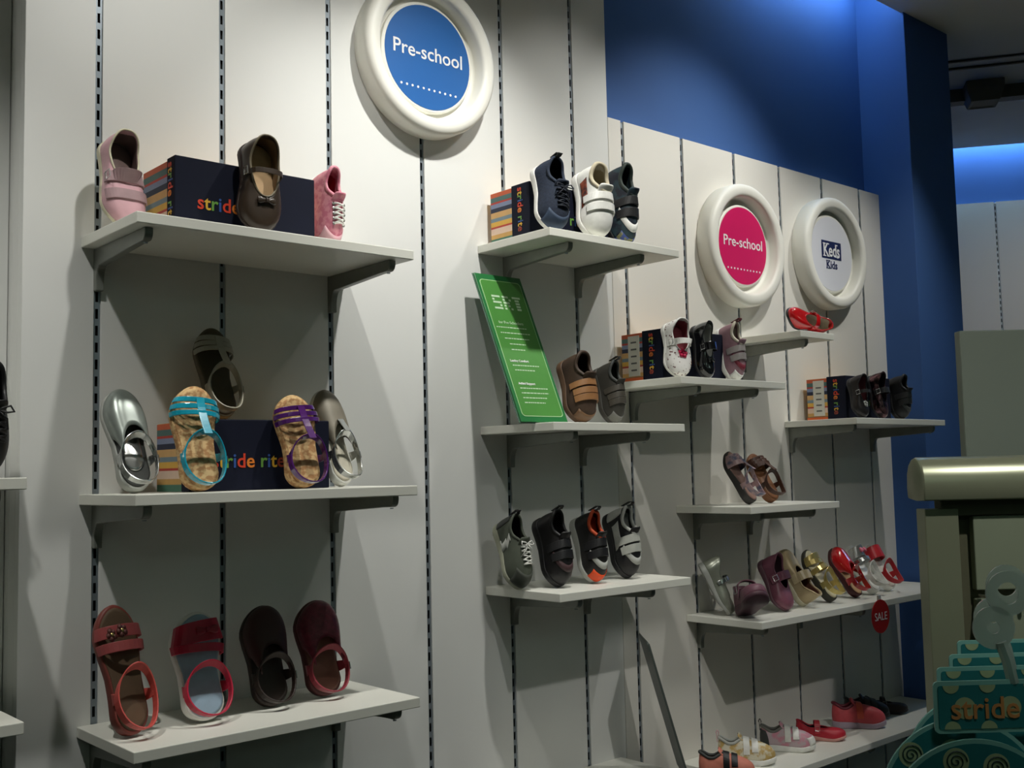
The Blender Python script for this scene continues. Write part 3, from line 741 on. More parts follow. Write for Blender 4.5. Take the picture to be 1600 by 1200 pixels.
def M_(name, rgb, **k): return mat('shoe_'+name, rgb, **k)
W_ = M_('white', (232, 232, 226), rough=.45); OW = M_('offwhite', (214, 208, 180), rough=.5); BK = M_('black', (26, 26, 28), rough=.5, noise=.15)
BKP = M_('black_patent', (16, 16, 18), rough=.12, coat=1); CHR = M_('metal', (200, 200, 200), rough=.25, metal=1, noise=0)
GRY = M_('grey', (112, 112, 106), rough=.7, noise=.1); DGR = M_('dark_grey', (62, 64, 62), rough=.7, noise=.12); TAN = M_('tan', (206, 172, 130), rough=.7)
SIL = M_('silver', (196, 198, 196), rough=.22, metal=.9, noise=.04); CORK = M_('cork', (214, 180, 128), rough=.8, tex='cork', rgb2=(176, 130, 84), nscale=140)
PNKL = M_('light_pink', (222, 176, 184), rough=.4, noise=.05); PNKM = M_('dark_pink', (196, 60, 96), rough=.6); MAR = M_('maroon', (120, 40, 56), rough=.45, noise=.12)
RED = M_('red_patent', (190, 20, 26), rough=.15, coat=1, noise=.05); REDM = M_('red', (188, 34, 44), rough=.4); NVY = M_('navy_denim', (34, 44, 62), rough=.85, noise=.2, nscale=220, bump=.3)
BRN = M_('brown_leather', (58, 46, 36), rough=.35, noise=.12); BRN2 = M_('chestnut', (128, 84, 52), rough=.5, noise=.12); DBR = M_('dark_brown', (44, 30, 24), rough=.5, noise=.15)
MAUVE = M_('mauve', (118, 78, 92), rough=.5, noise=.12, nscale=90); GOLD = M_('gold', (206, 186, 120), rough=.28, metal=.8, noise=.05); LGRY = M_('light_grey', (176, 178, 172), rough=.6, noise=.06)

# each builder fills an Empty with the parts of one shoe
def lace_sneaker(name, label, cat, m, sole, lace, side=1, L=.155, W=.06, lining=DGR, toecap=None, heel=None, stripe=None, group=None, tabm=None, foxing=None, bow=True, tong=None, eyem=None):
    t = empty(name, label=label, cat=cat, group=group); s = Shoe(t, L, W, side, th=.017, tt=.013, toe=.030)
    s.sole(sole, foxing); s.upper(m, y0=.02, y1=.46, hw=.60, zh=.064, zm=.052, zf=.066, lining=lining, collar=m, cr=.0032)
    s.footbed(lining, 'insole'); s.tongue(tong or m)
    if toecap: s.overlay('toe_cap', toecap, lambda a, d, u: a > .86 and u < .42, off=.0012)
    if heel: s.overlay('heel_counter', heel, lambda a, d, u: a < .10 and u < .8, off=.0012)
    if stripe:
        for sg in (-1, 1): s.overlay('side_stripe', stripe, lambda a, d, u, sg=sg: d == sg and .30 < a-.15*u < .42 and u < .8, off=.0010)
    s.laces(lace, [.74, .68, .62, .56, .50], hw=.22, eyelet=eyem, bow=bow, z=.062)
    if tabm: s.tab(tabm)
    return t
def velcro_sneaker(name, label, cat, m, sole, strapm, n=2, side=1, L=.155, W=.062, lining=DGR, toecap=None, heel=None, stripe=None, group=None, tabm=None, foxing=None, toep=None, deco=None):
    t = empty(name, label=label, cat=cat, group=group); s = Shoe(t, L, W, side, th=.018, tt=.014, toe=.031)
    s.sole(sole, foxing); s.upper(m, y0=.02, y1=.44, hw=.62, zh=.066, zm=.054, zf=.066, lining=lining, collar=lining, cr=.0040)
    s.footbed(lining, 'insole'); s.tongue(m, t0=.52, t1=.37, z0=.060, z1=.080)
    if toecap: s.overlay('toe_cap', toecap, lambda a, d, u: a > .88 and u < .30, off=.0012)
    if toep: s.overlay('toe_panel', toep, lambda a, d, u: a > .74 and .40 < u < .56, off=.0010)
    if heel: s.overlay('heel_counter', heel, lambda a, d, u: a < .14 and u < .8, off=.0012)
    if stripe:
        for sg in (-1, 1): s.overlay('side_stripe', stripe, lambda a, d, u, sg=sg: d == sg and .25 < a < .60 and .12 < u < .55, off=.0010)
    for k, tt in enumerate([.485, .60, .70][:n] if n == 3 else [.495, .64][:n]):
        w_ = .0135 if n == 3 else .0165
        b = s.strap('strap', strapm, tt, w_, a0=24 if k == 0 else 34, a1=160, th=.0030)
    if tabm: s.tab(tabm, h=.018)
    return t
def mary_jane(name, label, cat, m, sole, side=1, L=.155, W=.058, lining=TAN, strapt=.42, sw=.010, group=None, bowm=None, flow=None, trim=None, toecap=None, insole=None, strapm=None, th=.014, ts=None, open_=.64):
    t = empty(name, label=label, cat=cat, group=group); s = Shoe(t, L, W, side, th=th, tt=.008, toe=.024)
    s.sole(sole); s.upper(m, y0=.015, y1=open_, hw=.72, zh=.054, zm=.036, zf=.034, toe=.022, lining=lining, collar=trim or m, cr=.0016)
    s.footbed(insole or lining, 'insole')
    st = s.strap('strap', strapm or m, strapt, sw, a0=10, a1=170, over=.050, th=.0022)
    p = Vector((centx(strapt, W, side)+W*.40, strapt*L, .036)); s.buckle(CHR, p+Vector((.004, 0, 0)), .006, st)
    if ts: s.strap('strap', strapm or m, ts, sw, a0=10, a1=170, over=.046, th=.0022)
    zt = s.top_at(centx(.7, W, side), L*(open_+.05)) or .036
    if bowm: s.bow(bowm, (centx(.7, W, side), L*(open_+.05), zt), .013)
    if flow: s.flower('flower_trim', flow[0], (centx(.7, W, side), L*(open_+.05), zt), flow[2], flow[1])
    if toecap: s.overlay('toe_cap', toecap, lambda a, d, u: a > .80 and u < .5)
    return t
def strappy_sandal(name, label, cat, m, sole, bed, side=1, L=.158, W=.060, arches=(.84, .77, .70), group=None, ridge=True, aw=.0075, foxing=None):
    t = empty(name, label=label, cat=cat, group=group); s = Shoe(t, L, W, side, th=.018, tt=.012)
    s.sole(sole, foxing); s.footbed(bed, sc=.93, up=.0002)
    for k, a in enumerate(arches): s.arch('toe_strap', m, a, aw, .019+.005*k, slant=.05*side)
    if ridge: s.ridge('centre_strap', m, arches[0]+.01, .47, .020, .040, w=.011)
    lp = s.loop('ankle_strap', m, .02, .50, w=.012, z0=.046, z1=.042, hw=.43)
    s.quarter('side_strap', m, t=.30, w=.013, z=.034); s.buckle(CHR, Vector((centx(.25, W, side)+W*.43+.003, .25*L, .032)), .005, lp)
    return t
def band_sandal(name, label, cat, m, sole, bed, side=1, L=.158, W=.062, group=None, bands=((.80, .022, .022), (.66, .010, .028)), flower=None, bow=None, ankle=None, foxing=None, cross=0.0):
    t = empty(name, label=label, cat=cat, group=group); s = Shoe(t, L, W, side, th=.018, tt=.013)
    s.sole(sole, foxing); s.footbed(bed, sc=.92, up=.0002)
    for k, (a, w_, h) in enumerate(bands): s.arch('toe_strap', m, a, w_, h, slant=cross*(1 if k % 2 else -1))
    am = ankle or m
    lp = s.loop('ankle_strap', am, .02, .48, w=.013, z0=.046, z1=.044, hw=.43); s.quarter('side_strap', am, t=.28, w=.016, z=.034)
    s.buckle(CHR, Vector((centx(.25, W, side)+W*.43+.003, .25*L, .032)), .005, lp)
    if flower:
        for k in range(flower[2]): s.flower('flower_trim', flower[0], (W*(.10+.22*k)*side, bands[0][0]*L-.004*k, s.zs(.7)+bands[0][2]-.003*k), .0095, flower[1])
    if bow: s.bow(bow, (W*.1, bands[0][0]*L, s.zs(.8)+bands[0][2]-.001), .014)
    return t
def closed_toe_sandal(name, label, cat, m, sole, bed, side=1, L=.158, W=.060, group=None, loopm=None, flow=None, lining=None, tab=None, heelcup=None):
    t = empty(name, label=label, cat=cat, group=group); s = Shoe(t, L, W, side, th=.016, tt=.011, toe=.024)
    s.sole(sole); s.footbed(bed, sc=.92, up=.0002)
    s.upper(m, y0=.02, y1=.58, hw=.74, zh=.05, zm=.038, zf=.040, toe=.023, keep=lambda a, u: a > .50, name='vamp', lining=lining)
    lm = loopm or m
    lp = s.loop('ankle_strap', lm, .01, .46, w=.012, z0=.046, z1=.042, hw=.43); s.quarter('side_strap', lm, t=.28, w=.016, z=.034)
    s.buckle(CHR, Vector((centx(.25, W, side)+W*.43+.003, .25*L, .032)), .005, lp)
    if tab: s.ridge('centre_strap', tab, .62, .46, .030, .040, w=.012)
    if flow: s.flower('flower_trim', flow[0], (centx(.66, W, side), L*.68, (s.top_at(centx(.66, W, side), L*.68) or .036)), flow[2], flow[1])
    if heelcup: s.footbed(heelcup, 'heel_pad', sc=.62, up=.0025)
    return t

# ------------------------------------------------------------------ the shoes, shelf by shelf
z = ZS['A1']
t = mary_jane('mary_jane_shoe', 'pale pink and silver girls shoe with crossed straps, left end of the upper left shelf', 'shoe', PNKL, OW, side=-1, L=.158, W=.066, lining=M_('dusk_lining', (120, 100, 96), rough=.35), strapt=.50, sw=.017, trim=OW, strapm=M_('pink_grey', (176, 146, 150), rough=.35), ts=.68, th=.012, open_=.52)
sh_ = Shoe(t, .158, .066, -1); 
place(t, 'down', -.005, -.072, z, tilt=14, yaw=8)
t = mary_jane('mary_jane_shoe', 'dark brown leather girls shoe with a bow standing in front of the box', 'shoe', BRN, DBR, side=1, L=.165, W=.062, lining=M_('tan_lining', (150, 128, 100), rough=.6), insole=TAN, trim=M_('edge', (120, 110, 90), rough=.4), bowm=BRN, sw=.009, strapt=.40)
place(t, 'down', .170, -.168, z, tilt=8, yaw=2)
t = lace_sneaker('pink_sneaker', 'small pink patterned sneaker with white laces at the right of the upper left shelf', 'sneaker', M_('pink_print', (224, 150, 164), rough=.5, tex='blotch', rgb2=(206, 118, 140), nscale=110), W_, W_, L=.132, W=.052, lining=PNKM, toecap=PNKL, bow=False, eyem=CHR)
place(t, 'down', .330, -.105, z, tilt=12, yaw=4)
z = ZS['A2']
t = closed_toe_sandal('closed_toe_sandal', 'silver grey closed toe shoe with a mirror like heel, leftmost on its shelf', 'sandal', M_('dull_silver', (140, 148, 142), rough=.3, metal=.4), LGRY, DGR, side=-1, L=.165, W=.066, loopm=SIL, heelcup=SIL, lining=GRY)
place(t, 'up', .004, -.105, z, tilt=24, yaw=2)
t = strappy_sandal('strappy_sandal', 'turquoise strappy sandal on a cork sole leaning on the navy box', 'sandal', M_('turquoise', (28, 160, 186), rough=.2, coat=.6), CORK, CORK, side=1, L=.160, W=.062)
place(t, 'up', .078, -.165, z, tilt=14, yaw=2)
t = strappy_sandal('strappy_sandal', 'dark taupe strappy sandal standing on top of the navy box', 'sandal', M_('pale_grey_strap', (164, 160, 142), rough=.4), M_('taupe', (92, 82, 62), rough=.7), M_('taupe_bed', (78, 68, 50), rough=.8), side=1, L=.150, W=.058)
place(t, 'up', .135, -.075, z+.1065, tilt=20, yaw=2)
t = strappy_sandal('strappy_sandal', 'purple strappy sandal on a cork sole at the right of the navy box', 'sandal', M_('purple', (84, 34, 110), rough=.2, coat=.6), CORK, CORK, side=-1, L=.156, W=.062)
place(t, 'up', .243, -.168, z, tilt=12, yaw=2)
t = closed_toe_sandal('closed_toe_sandal', 'grey sandal with a pale heel and ankle strap, rightmost on its shelf', 'sandal', M_('warm_grey', (128, 122, 108), rough=.5, metal=.2), W_, M_('pale_bed', (196, 190, 172), rough=.6), side=-1, L=.160, W=.062, loopm=SIL, lining=GRY, tab=SIL)
place(t, 'up', .345, -.110, z, tilt=22, yaw=4)
z = ZS['A3']
t = band_sandal('girls_sandal', 'dusty pink sandal with a brown footbed, leftmost on the lower left shelf', 'sandal', M_('dusty_pink', (176, 84, 84), rough=.5), M_('rosewood', (130, 62, 54), rough=.5), M_('brown_bed', (96, 76, 56), rough=.7), side=-1, L=.168, W=.070, bands=((.78, .016, .022), (.66, .013, .026)), flower=(M_('flower_brown', (110, 66, 60), rough=.5), GOLD, 2), ankle=M_('coral', (216, 92, 84), rough=.45))
place(t, 'up', -.004, -.115, z, tilt=18, yaw=8)
t = band_sandal('girls_sandal', 'pale blue and white sandal with crimson straps on the lower left shelf', 'sandal', M_('crimson', (190, 34, 64), rough=.4), W_, M_('pale_blue_bed', (150, 178, 196), rough=.6), side=1, L=.152, W=.064, bands=((.80, .030, .022), (.64, .012, .030)), bow=M_('crimson2', (150, 28, 50), rough=.5), cross=.05)
place(t, 'up', .108, -.110, z, tilt=18, yaw=2)
t = closed_toe_sandal('closed_toe_sandal', 'dark brown closed toe sandal, second from the right on the lower left shelf', 'sandal', M_('oxblood', (56, 24, 22), rough=.5), DBR, DBR, side=1, L=.145, W=.062, loopm=DBR)
place(t, 'up', .222, -.095, z, tilt=18, yaw=0)
t = closed_toe_sandal('closed_toe_sandal', 'wine pink crinkled closed toe sandal, rightmost on the lower left shelf', 'sandal', M_('wine', (116, 42, 58), rough=.35, noise=.25, nscale=160, bump=.6), M_('wine_sole', (86, 40, 40), rough=.6), M_('wine_bed', (120, 80, 66), rough=.6), side=1, L=.145, W=.060, loopm=M_('wine_strap', (150, 54, 66), rough=.4))
place(t, 'up', .316, -.090, z, tilt=18, yaw=0)
z = ZS['B1']
t = lace_sneaker('lace_sneaker', 'navy canvas lace-up sneaker with a white sole beside the striped box end', 'sneaker', NVY, W_, M_('navy_lace', (26, 32, 44), rough=.8), side=1, L=.160, W=.062, lining=BK, toecap=M_('steel_blue', (50, 66, 88), rough=.7), tabm=BK)
place(t, 'down', .812, -.172, z, tilt=14, yaw=0)
t = velcro_sneaker('velcro_sneaker', 'white two-strap sneaker with a rust patterned side, between a navy and a black one', 'sneaker', W_, W_, M_('strap_white', (226, 226, 220), rough=.4), side=1, L=.160, W=.064, lining=M_('beige', (196, 186, 160), rough=.7), stripe=M_('rust', (130, 60, 34), rough=.6, tex='blotch', rgb2=(60, 30, 30), nscale=120))
place(t, 'down', .925, -.168, z, tilt=14, yaw=0)
t = velcro_sneaker('velcro_sneaker', 'black strap sneaker with a blue patterned toe, rightmost beside the white one', 'sneaker', M_('black_blue', (24, 30, 44), rough=.6, tex='blotch', rgb2=(40, 62, 70), nscale=60), BK, BK, side=1, L=.158, W=.062, lining=M_('dark_green_grey', (44, 56, 50), rough=.6), toep=W_, toecap=M_('toe_print', (50, 70, 130), rough=.5, tex='blotch', rgb2=(120, 120, 80), nscale=130))
place(t, 'down', 1.035, -.140, z, tilt=12, yaw=0)
z = ZS['B2']
t = velcro_sneaker('velcro_sneaker', 'brown three-strap sneaker standing right next to the green placard', 'sneaker', M_('dark_brown_mesh', (62, 44, 30), rough=.7, noise=.2), M_('brown_sole', (90, 66, 46), rough=.6), M_('caramel', (150, 106, 66), rough=.5), n=3, L=.148, W=.068, lining=M_('brown_lining', (60, 44, 32), rough=.6), toecap=M_('caramel_dark', (110, 80, 54), rough=.5))
place(t, 'down', .893, -.130, z, tilt=18, yaw=2)
t = velcro_sneaker('velcro_sneaker', 'charcoal three-strap sneaker on the right of the brown one', 'sneaker', M_('charcoal', (52, 50, 44), rough=.6), M_('charcoal_sole', (60, 58, 52), rough=.5), M_('charcoal_strap', (66, 62, 54), rough=.5), n=3, L=.142, W=.060, lining=DGR, toecap=GRY, tabm=BK)
place(t, 'down', .992, -.125, z, tilt=18, yaw=4)
z = ZS['B3']
t = lace_sneaker('lace_sneaker', 'grey lace-up running shoe with white laces, leftmost on the lowest middle shelf', 'sneaker', M_('olive_grey', (76, 82, 70), rough=.7), M_('pale_sole', (160, 162, 142), rough=.5), W_, side=1, L=.150, W=.066, lining=BK, heel=DGR, toecap=M_('grey_toe', (64, 68, 60), rough=.7), tabm=BK, stripe=LGRY, bow=True)
place(t, 'down', .765, -.082, z, tilt=24, yaw=2)
t = velcro_sneaker('velcro_sneaker', 'black sneaker with grey trimmed straps between the grey and the orange lined shoes', 'sneaker', M_('jet', (24, 22, 24), rough=.45), BK, BK, L=.148, W=.066, lining=BK, tabm=DGR, toep=M_('maroon_grey', (70, 48, 50), rough=.5))
place(t, 'down', .828, -.115, z, tilt=22, yaw=2)
t = velcro_sneaker('velcro_sneaker', 'black sneaker with an orange lining and a bright orange toe tip', 'sneaker', M_('jet2', (30, 28, 28), rough=.45), LGRY, BK, L=.142, W=.062, lining=M_('orange_lining', (186, 72, 34), rough=.7), toecap=M_('orange_tip', (236, 84, 36), rough=.5), toep=LGRY, tabm=BK)
place(t, 'down', .925, -.120, z, tilt=20, yaw=2)
t = velcro_sneaker('velcro_sneaker', 'white and black striped strap sneaker, rightmost on the lowest middle shelf', 'sneaker', BK, BK, M_('strap_grey', (172, 174, 166), rough=.5), L=.142, W=.060, lining=LGRY, toep=LGRY, heel=LGRY, stripe=LGRY, tabm=BK)
place(t, 'down', 1.015, -.112, z, tilt=20, yaw=2)
z = ZS['C1']
t = mary_jane('mary_jane_shoe', 'white flowered girls shoe with a raspberry strap, right beside the labelled box', 'shoe', M_('white_floral', (232, 230, 226), rough=.4, tex='flower', rgb2=(120, 90, 90), nscale=120), W_, side=1, L=.142, W=.062, lining=M_('rose_lining', (150, 70, 80), rough=.6), flow=(M_('raspberry', (206, 24, 78), rough=.5), M_('raspberry2', (160, 16, 60), rough=.5), .012), sw=.014, strapm=W_, trim=W_, open_=.56)
place(t, 'down', 1.168, -.165, z, tilt=12, yaw=-6)
t = mary_jane('mary_jane_shoe', 'black patent girls shoe between the flowered and the grey pink shoes', 'shoe', BKP, BK, side=1, L=.140, W=.062, lining=LGRY, trim=BKP, bowm=BKP, strapt=.46, sw=.020)
place(t, 'down', 1.262, -.160, z, tilt=12, yaw=0)
t = velcro_sneaker('velcro_sneaker', 'grey and plum strap sneaker with a white toe, rightmost under the pink sign', 'sneaker', M_('plum_grey', (150, 116, 126), rough=.5), W_, M_('silver_strap', (148, 142, 140), rough=.35), L=.148, W=.060, lining=M_('beige2', (206, 198, 180), rough=.7), toep=MAR, toecap=W_, tabm=MAR)
place(t, 'down', 1.362, -.140, z, tilt=16, yaw=2)
z = ZS['C2']
t = mary_jane('mary_jane_shoe', 'red patent shoe tipped on its toe below the white round sign', 'shoe', RED, BK, side=1, L=.150, W=.060, lining=M_('pale_insole', (196, 190, 172), rough=.6), trim=RED, sw=.014, strapm=RED)
place(t, 'side', 1.655, -.165, z, tilt=14, yaw=-6, roll=12)
z = ZS['D1']
t = mary_jane('mary_jane_shoe', 'black shoe with a grey flower, next to the navy box by the pillar', 'shoe', M_('black_leather', (30, 26, 26), rough=.4), BK, side=1, L=.128, W=.060, lining=M_('rose_dark', (110, 60, 66), rough=.5), flow=(LGRY, GRY, .011), trim=BK)
place(t, 'down', 1.868, -.165, z, tilt=14, yaw=-4)
t = mary_jane('mary_jane_shoe', 'black shoe with a pinkish metallic side, middle one of the three near the pillar', 'shoe', M_('rose_metal', (110, 80, 84), rough=.22, metal=.7, tex='blotch', rgb2=(24, 18, 20), nscale=45), BK, side=1, L=.132, W=.060, lining=BK, sw=.016, strapm=BK)
place(t, 'down', 1.968, -.160, z, tilt=14, yaw=-2)
t = velcro_sneaker('velcro_sneaker', 'plain black strap shoe closest to the blue pillar', 'sneaker', BK, BK, M_('soft_black', (36, 36, 36), rough=.4), L=.132, W=.062, lining=BK, toep=DGR)
place(t, 'down', 2.085, -.135, z, tilt=14, yaw=0)
z = ZS['C3']
t = strappy_sandal('strappy_sandal', 'pink and grey toddler sandal with a dark sole, left of the chestnut one', 'sandal', M_('pink_silver', (176, 146, 146), rough=.4, tex='blotch', rgb2=(86, 92, 116), nscale=50), M_('dark_sole', (50, 48, 46), rough=.6), M_('rose_bed', (150, 118, 106), rough=.6), side=1, L=.125, W=.056, aw=.011)
place(t, 'up', 1.418, -.118, z, tilt=30, yaw=8)
t = strappy_sandal('strappy_sandal', 'chestnut brown toddler sandal on the right of the pink and grey one', 'sandal', M_('dk_chestnut', (70, 42, 30), rough=.45), BRN2, BRN2, side=-1, L=.120, W=.052, aw=.010)
place(t, 'up', 1.512, -.112, z, tilt=30, yaw=-6)
z = ZS['C4']
t = mary_jane('mary_jane_shoe', 'silvery green girls shoe seen from the side, leftmost on the long crowded shelf', 'shoe', M_('silver_green', (150, 154, 140), rough=.3, metal=.35), LGRY, side=1, L=.140, W=.056, lining=BK, strapm=SIL, sw=.010, insole=BK, open_=.72)
place(t, 'down', 1.345, -.062, z, tilt=26, yaw=44)
root = t
t = mary_jane('mary_jane_shoe', 'small mauve shoe with its rounded toe forward, second from left on the long shelf', 'shoe', MAUVE, M_('mauve_sole', (84, 56, 66), rough=.6), side=1, L=.100, W=.056, lining=M_('mauve_dark', (70, 40, 52), rough=.6))
place(t, 'flat', 1.440, -.150, z, tilt=24, yaw=-32)
t = mary_jane('mary_jane_shoe', 'mauve shoe with two openings leaning upright, third from left on the long shelf', 'shoe', M_('mauve2', (122, 72, 88), rough=.45, noise=.15), M_('mauve_sole2', (96, 66, 76), rough=.6), side=1, L=.130, W=.056, lining=M_('mauve_dark2', (50, 28, 38), rough=.6), sw=.020)
place(t, 'down', 1.515, -.120, z, tilt=26, yaw=10)
t = mary_jane('mary_jane_shoe', 'tan and cream girls shoe leaning upright beside the gold sandal', 'shoe', M_('champagne', (196, 176, 138), rough=.4, metal=.2), OW, side=1, L=.130, W=.058, lining=M_('brown_in', (110, 70, 60), rough=.6), sw=.020, strapm=M_('champagne2', (206, 188, 150), rough=.4))
place(t, 'up', 1.622, -.120, z, tilt=30, yaw=-2)
t = band_sandal('girls_sandal', 'gold metallic sandal standing on the long crowded shelf', 'sandal', GOLD, M_('dk_sole', (54, 52, 42), rough=.6), M_('cream_bed', (206, 198, 166), rough=.6), side=1, L=.132, W=.060, bands=((.82, .014, .020), (.70, .012, .025), (.58, .012, .030)), cross=.06)
place(t, 'up', 1.722, -.120, z, tilt=34, yaw=2)
t = closed_toe_sandal('closed_toe_sandal', 'red patent sandal with dark soles left of the silver and pink sandal', 'sandal', RED, M_('maroon_sole', (70, 20, 24), rough=.5), TAN, side=1, L=.124, W=.058, loopm=RED)
place(t, 'up', 1.825, -.120, z, tilt=34, yaw=2)
t = band_sandal('girls_sandal', 'white sandal with a silver and pink toe band on the long crowded shelf', 'sandal', SIL, W_, W_, side=1, L=.124, W=.058, bands=((.80, .026, .024), (.62, .010, .030)), ankle=W_, bow=M_('baby_pink', (226, 120, 140), rough=.4))
place(t, 'up', 1.925, -.118, z, tilt=34, yaw=2)
t = band_sandal('girls_sandal', 'red sandal with a pale footbed, rightmost on the long crowded shelf', 'sandal', REDM, W_, M_('pale_bed2', (216, 208, 196), rough=.6), side=-1, L=.118, W=.056, bands=((.76, .030, .024),))
place(t, 'up', 2.022, -.112, z, tilt=34, yaw=-6)
z = ZS['C5']
t = velcro_sneaker('velcro_sneaker', 'pink and dark striped sneaker at the very bottom, nearest of the row lying flat', 'sneaker', M_('salmon', (206, 126, 106), rough=.6), M_('salmon_sole', (190, 120, 104), rough=.6), BK, L=.150, W=.060, lining=DGR)
place(t, 'flat', 1.375, -.150, z, tilt=0, yaw=38)
t = velcro_sneaker('velcro_sneaker', 'white sneaker with gold touches, cut by the bottom edge of the photo', 'sneaker', M_('white_gold', (216, 210, 188), rough=.5, tex='blotch', rgb2=(190, 160, 96), nscale=60), W_, W_, L=.150, W=.060, lining=LGRY, tabm=PNKL)
place(t, 'flat', 1.470, -.115, z, tilt=0, yaw=38)
t = velcro_sneaker('velcro_sneaker', 'white and pink strap sneaker with a grey heel lying flat on the lowest shelf', 'sneaker', M_('pink_grey2', (190, 170, 176), rough=.5, tex='blotch', rgb2=(206, 140, 156), nscale=60), W_, W_, L=.150, W=.060, lining=GRY, toecap=W_, heel=DGR, tabm=BK)
place(t, 'flat', 1.615, -.115, z, tilt=0, yaw=38)
t = mary_jane('mary_jane_shoe', 'crimson sporty shoe with one strap lying flat on the lowest shelf', 'shoe', M_('crimson3', (186, 34, 52), rough=.5), M_('pale_red_sole', (206, 150, 140), rough=.5), side=1, L=.140, W=.060, lining=BK, strapm=M_('crimson4', (206, 60, 72), rough=.5), sw=.016, th=.016)
place(t, 'flat', 1.775, -.115, z, tilt=0, yaw=38)
t = velcro_sneaker('velcro_sneaker', 'coral pink sneaker with a pale sole lying flat beyond the crimson one', 'sneaker', M_('coral2', (216, 84, 92), rough=.5), M_('lilac_sole', (190, 170, 186), rough=.5), M_('coral3', (232, 100, 80), rough=.5), n=1, L=.145, W=.060, lining=MAR)
place(t, 'flat', 1.915, -.115, z, tilt=0, yaw=44)
t = velcro_sneaker('velcro_sneaker', 'black sneaker partly hidden behind the coral pink one on the lowest shelf', 'sneaker', BK, BK, DGR, L=.145, W=.060, lining=BK)
place(t, 'flat', 2.035, -.080, z, tilt=0, yaw=44)
t = mary_jane('mary_jane_shoe', 'dark brown shoe at the far end of the lowest shelf', 'shoe', DBR, BK, L=.140, W=.058, lining=BK)
place(t, 'flat', 2.135, -.085, z, tilt=0, yaw=44)
t = lace_sneaker('lace_sneaker', 'black sneaker on the recessed shelf, cut off by the left edge of the photo', 'sneaker', BK, BK, BK, L=.150, W=.060, lining=BK)
place(t, 'down', -.172, -.060, 1.509, tilt=12, yaw=6)

# ------------------------------------------------------------------ placards and the sale tag
def basis_place(o, origin, X, Y):
    X = Vector(X).normalized(); Y = Vector(Y); Y = (Y-X*Y.dot(X)).normalized(); Z = X.cross(Y)
    m = Matrix((X, Y, Z)).transposed().to_4x4(); m.translation = Vector(origin); o.matrix_world = m
GRN = mat('placard_green', (78, 142, 64), .35, noise=.02); GRND = mat('placard_dark_green', (40, 116, 62), .35, noise=.02); GRNL = mat('placard_line', (176, 220, 160), .4, noise=0); PTX = mat('placard_print', (196, 222, 190), .5, noise=0); ACR = mat('placard_edge', (96, 128, 110), .25, noise=0)
t = empty('placard', label='green placard with white printed lines leaning on the middle shelf beside the brown sneaker', cat='placard')
PW, PH = .118, .318
q = MB(); q.box((-PW/2, 0, -.0035), (PW/2, PH, 0)); b = q.build('board', GRND, t, bevel=.0006)
q = MB(); q.box((-PW/2-.0015, -.001, -.0050), (PW/2+.0015, PH+.001, -.0036)); q.build('backing', ACR, t)
def rrect(w_, h_, r, n=5):
    P = []
    for cx, cy, a0 in ((w_/2-r, h_-r, 0), (-w_/2+r, h_-r, 90), (-w_/2+r, r, 180), (w_/2-r, r, 270)):
        for k in range(n+1): a = math.radians(a0+90*k/n); P.append((cx+r*math.cos(a), cy+r*math.sin(a)))
    return P
q = MB(); P = [(x, y+.011) for x, y in rrect(PW-.014, PH-.024, .008)]; q.prism(P, 2, .0001, .0006); q.build('panel_print', GRNL, b)
q = MB(); P = [(x, y+.0125) for x, y in rrect(PW-.017, PH-.027, .007)]; q.prism(P, 2, .0004, .0009); q.build('panel_print', GRN, b)
X2, Y2 = (1, 0, 0), (0, 1, 0)
# striped heading letters S R T
q = MB(); cell = .0036; LT = {'S': ['1111', '1000', '1111', '0001', '1111'], 'R': ['1110', '1001', '1110', '1010', '1001'], 'T': ['1111', '0110', '0110', '0110', '0110']}
for li, ch in enumerate('SRT'):
    for r_, row in enumerate(LT[ch]):
        x = 0
        for c_, v in enumerate(row):
            if v == '1':
                x0 = -.034+li*.026+c_*.0052; y0 = PH-.052-r_*.0066
                q.box((x0, y0, .0008), (x0+.0050, y0+.0042, .0013))
q.build('heading', PTX, b)
text('lettering', 'for Pre-Schoolers', .062, (-.006, PH-.108, .0010), X2, Y2, PTX, b)
text('lettering', 'Lasting Comfort', .046, (-.016, PH-.192, .0010), X2, Y2, TXTW, b, bold=.02)
text('lettering', 'Added Support', .042, (-.016, PH-.240, .0010), X2, Y2, TXTW, b, bold=.02)
q = MB(); rnd = random.Random(4)
def fine(y, x0, x1):
    x = x0
    while x < x1:
        w_ = rnd.uniform(.003, .008); q.box((x, y, .0008), (min(x+w_, x1), y+.0020, .0011)); x += w_+.0014
for y, a, c in [(.120, -.046, .030), (.132, -.040, .034), (.144, -.034, .028), (.156, -.026, .014), (.168, -.026, .008), (.202, -.036, .030), (.212, -.034, .016), (.250, -.036, .034), (.260, -.036, .032), (.270, -.036, .024), (.280, -.036, .016)]:
    fine(PH-y, a, c)
q.build('small_print', PTX, b)
o0 = Vector((.7640, -.160, ZS['B2']+.0020)); 
basis_place(t, o0, (.117, 0, .0), (.014, .125, .290))
# grey placard, seen nearly edge-on
t = empty('placard', label='dark grey placard seen nearly edge-on, leaning at the bottom below the long shelf', cat='placard')
q = MB(); q.box((-.07, 0, -.002), (.07, .275, .002)); q.build('board', mat('placard_grey', (78, 86, 82), .4, noise=.05), t, bevel=.0006)
q = MB(); q.box((-.064, .006, .0020), (.064, .269, .0026)); q.build('panel_print', mat('placard_grey2', (106, 112, 104), .5, noise=.05), t)
basis_place(t, (1.095, -.183, .8975), (.650, .760, 0), (-.048, .041, .235))
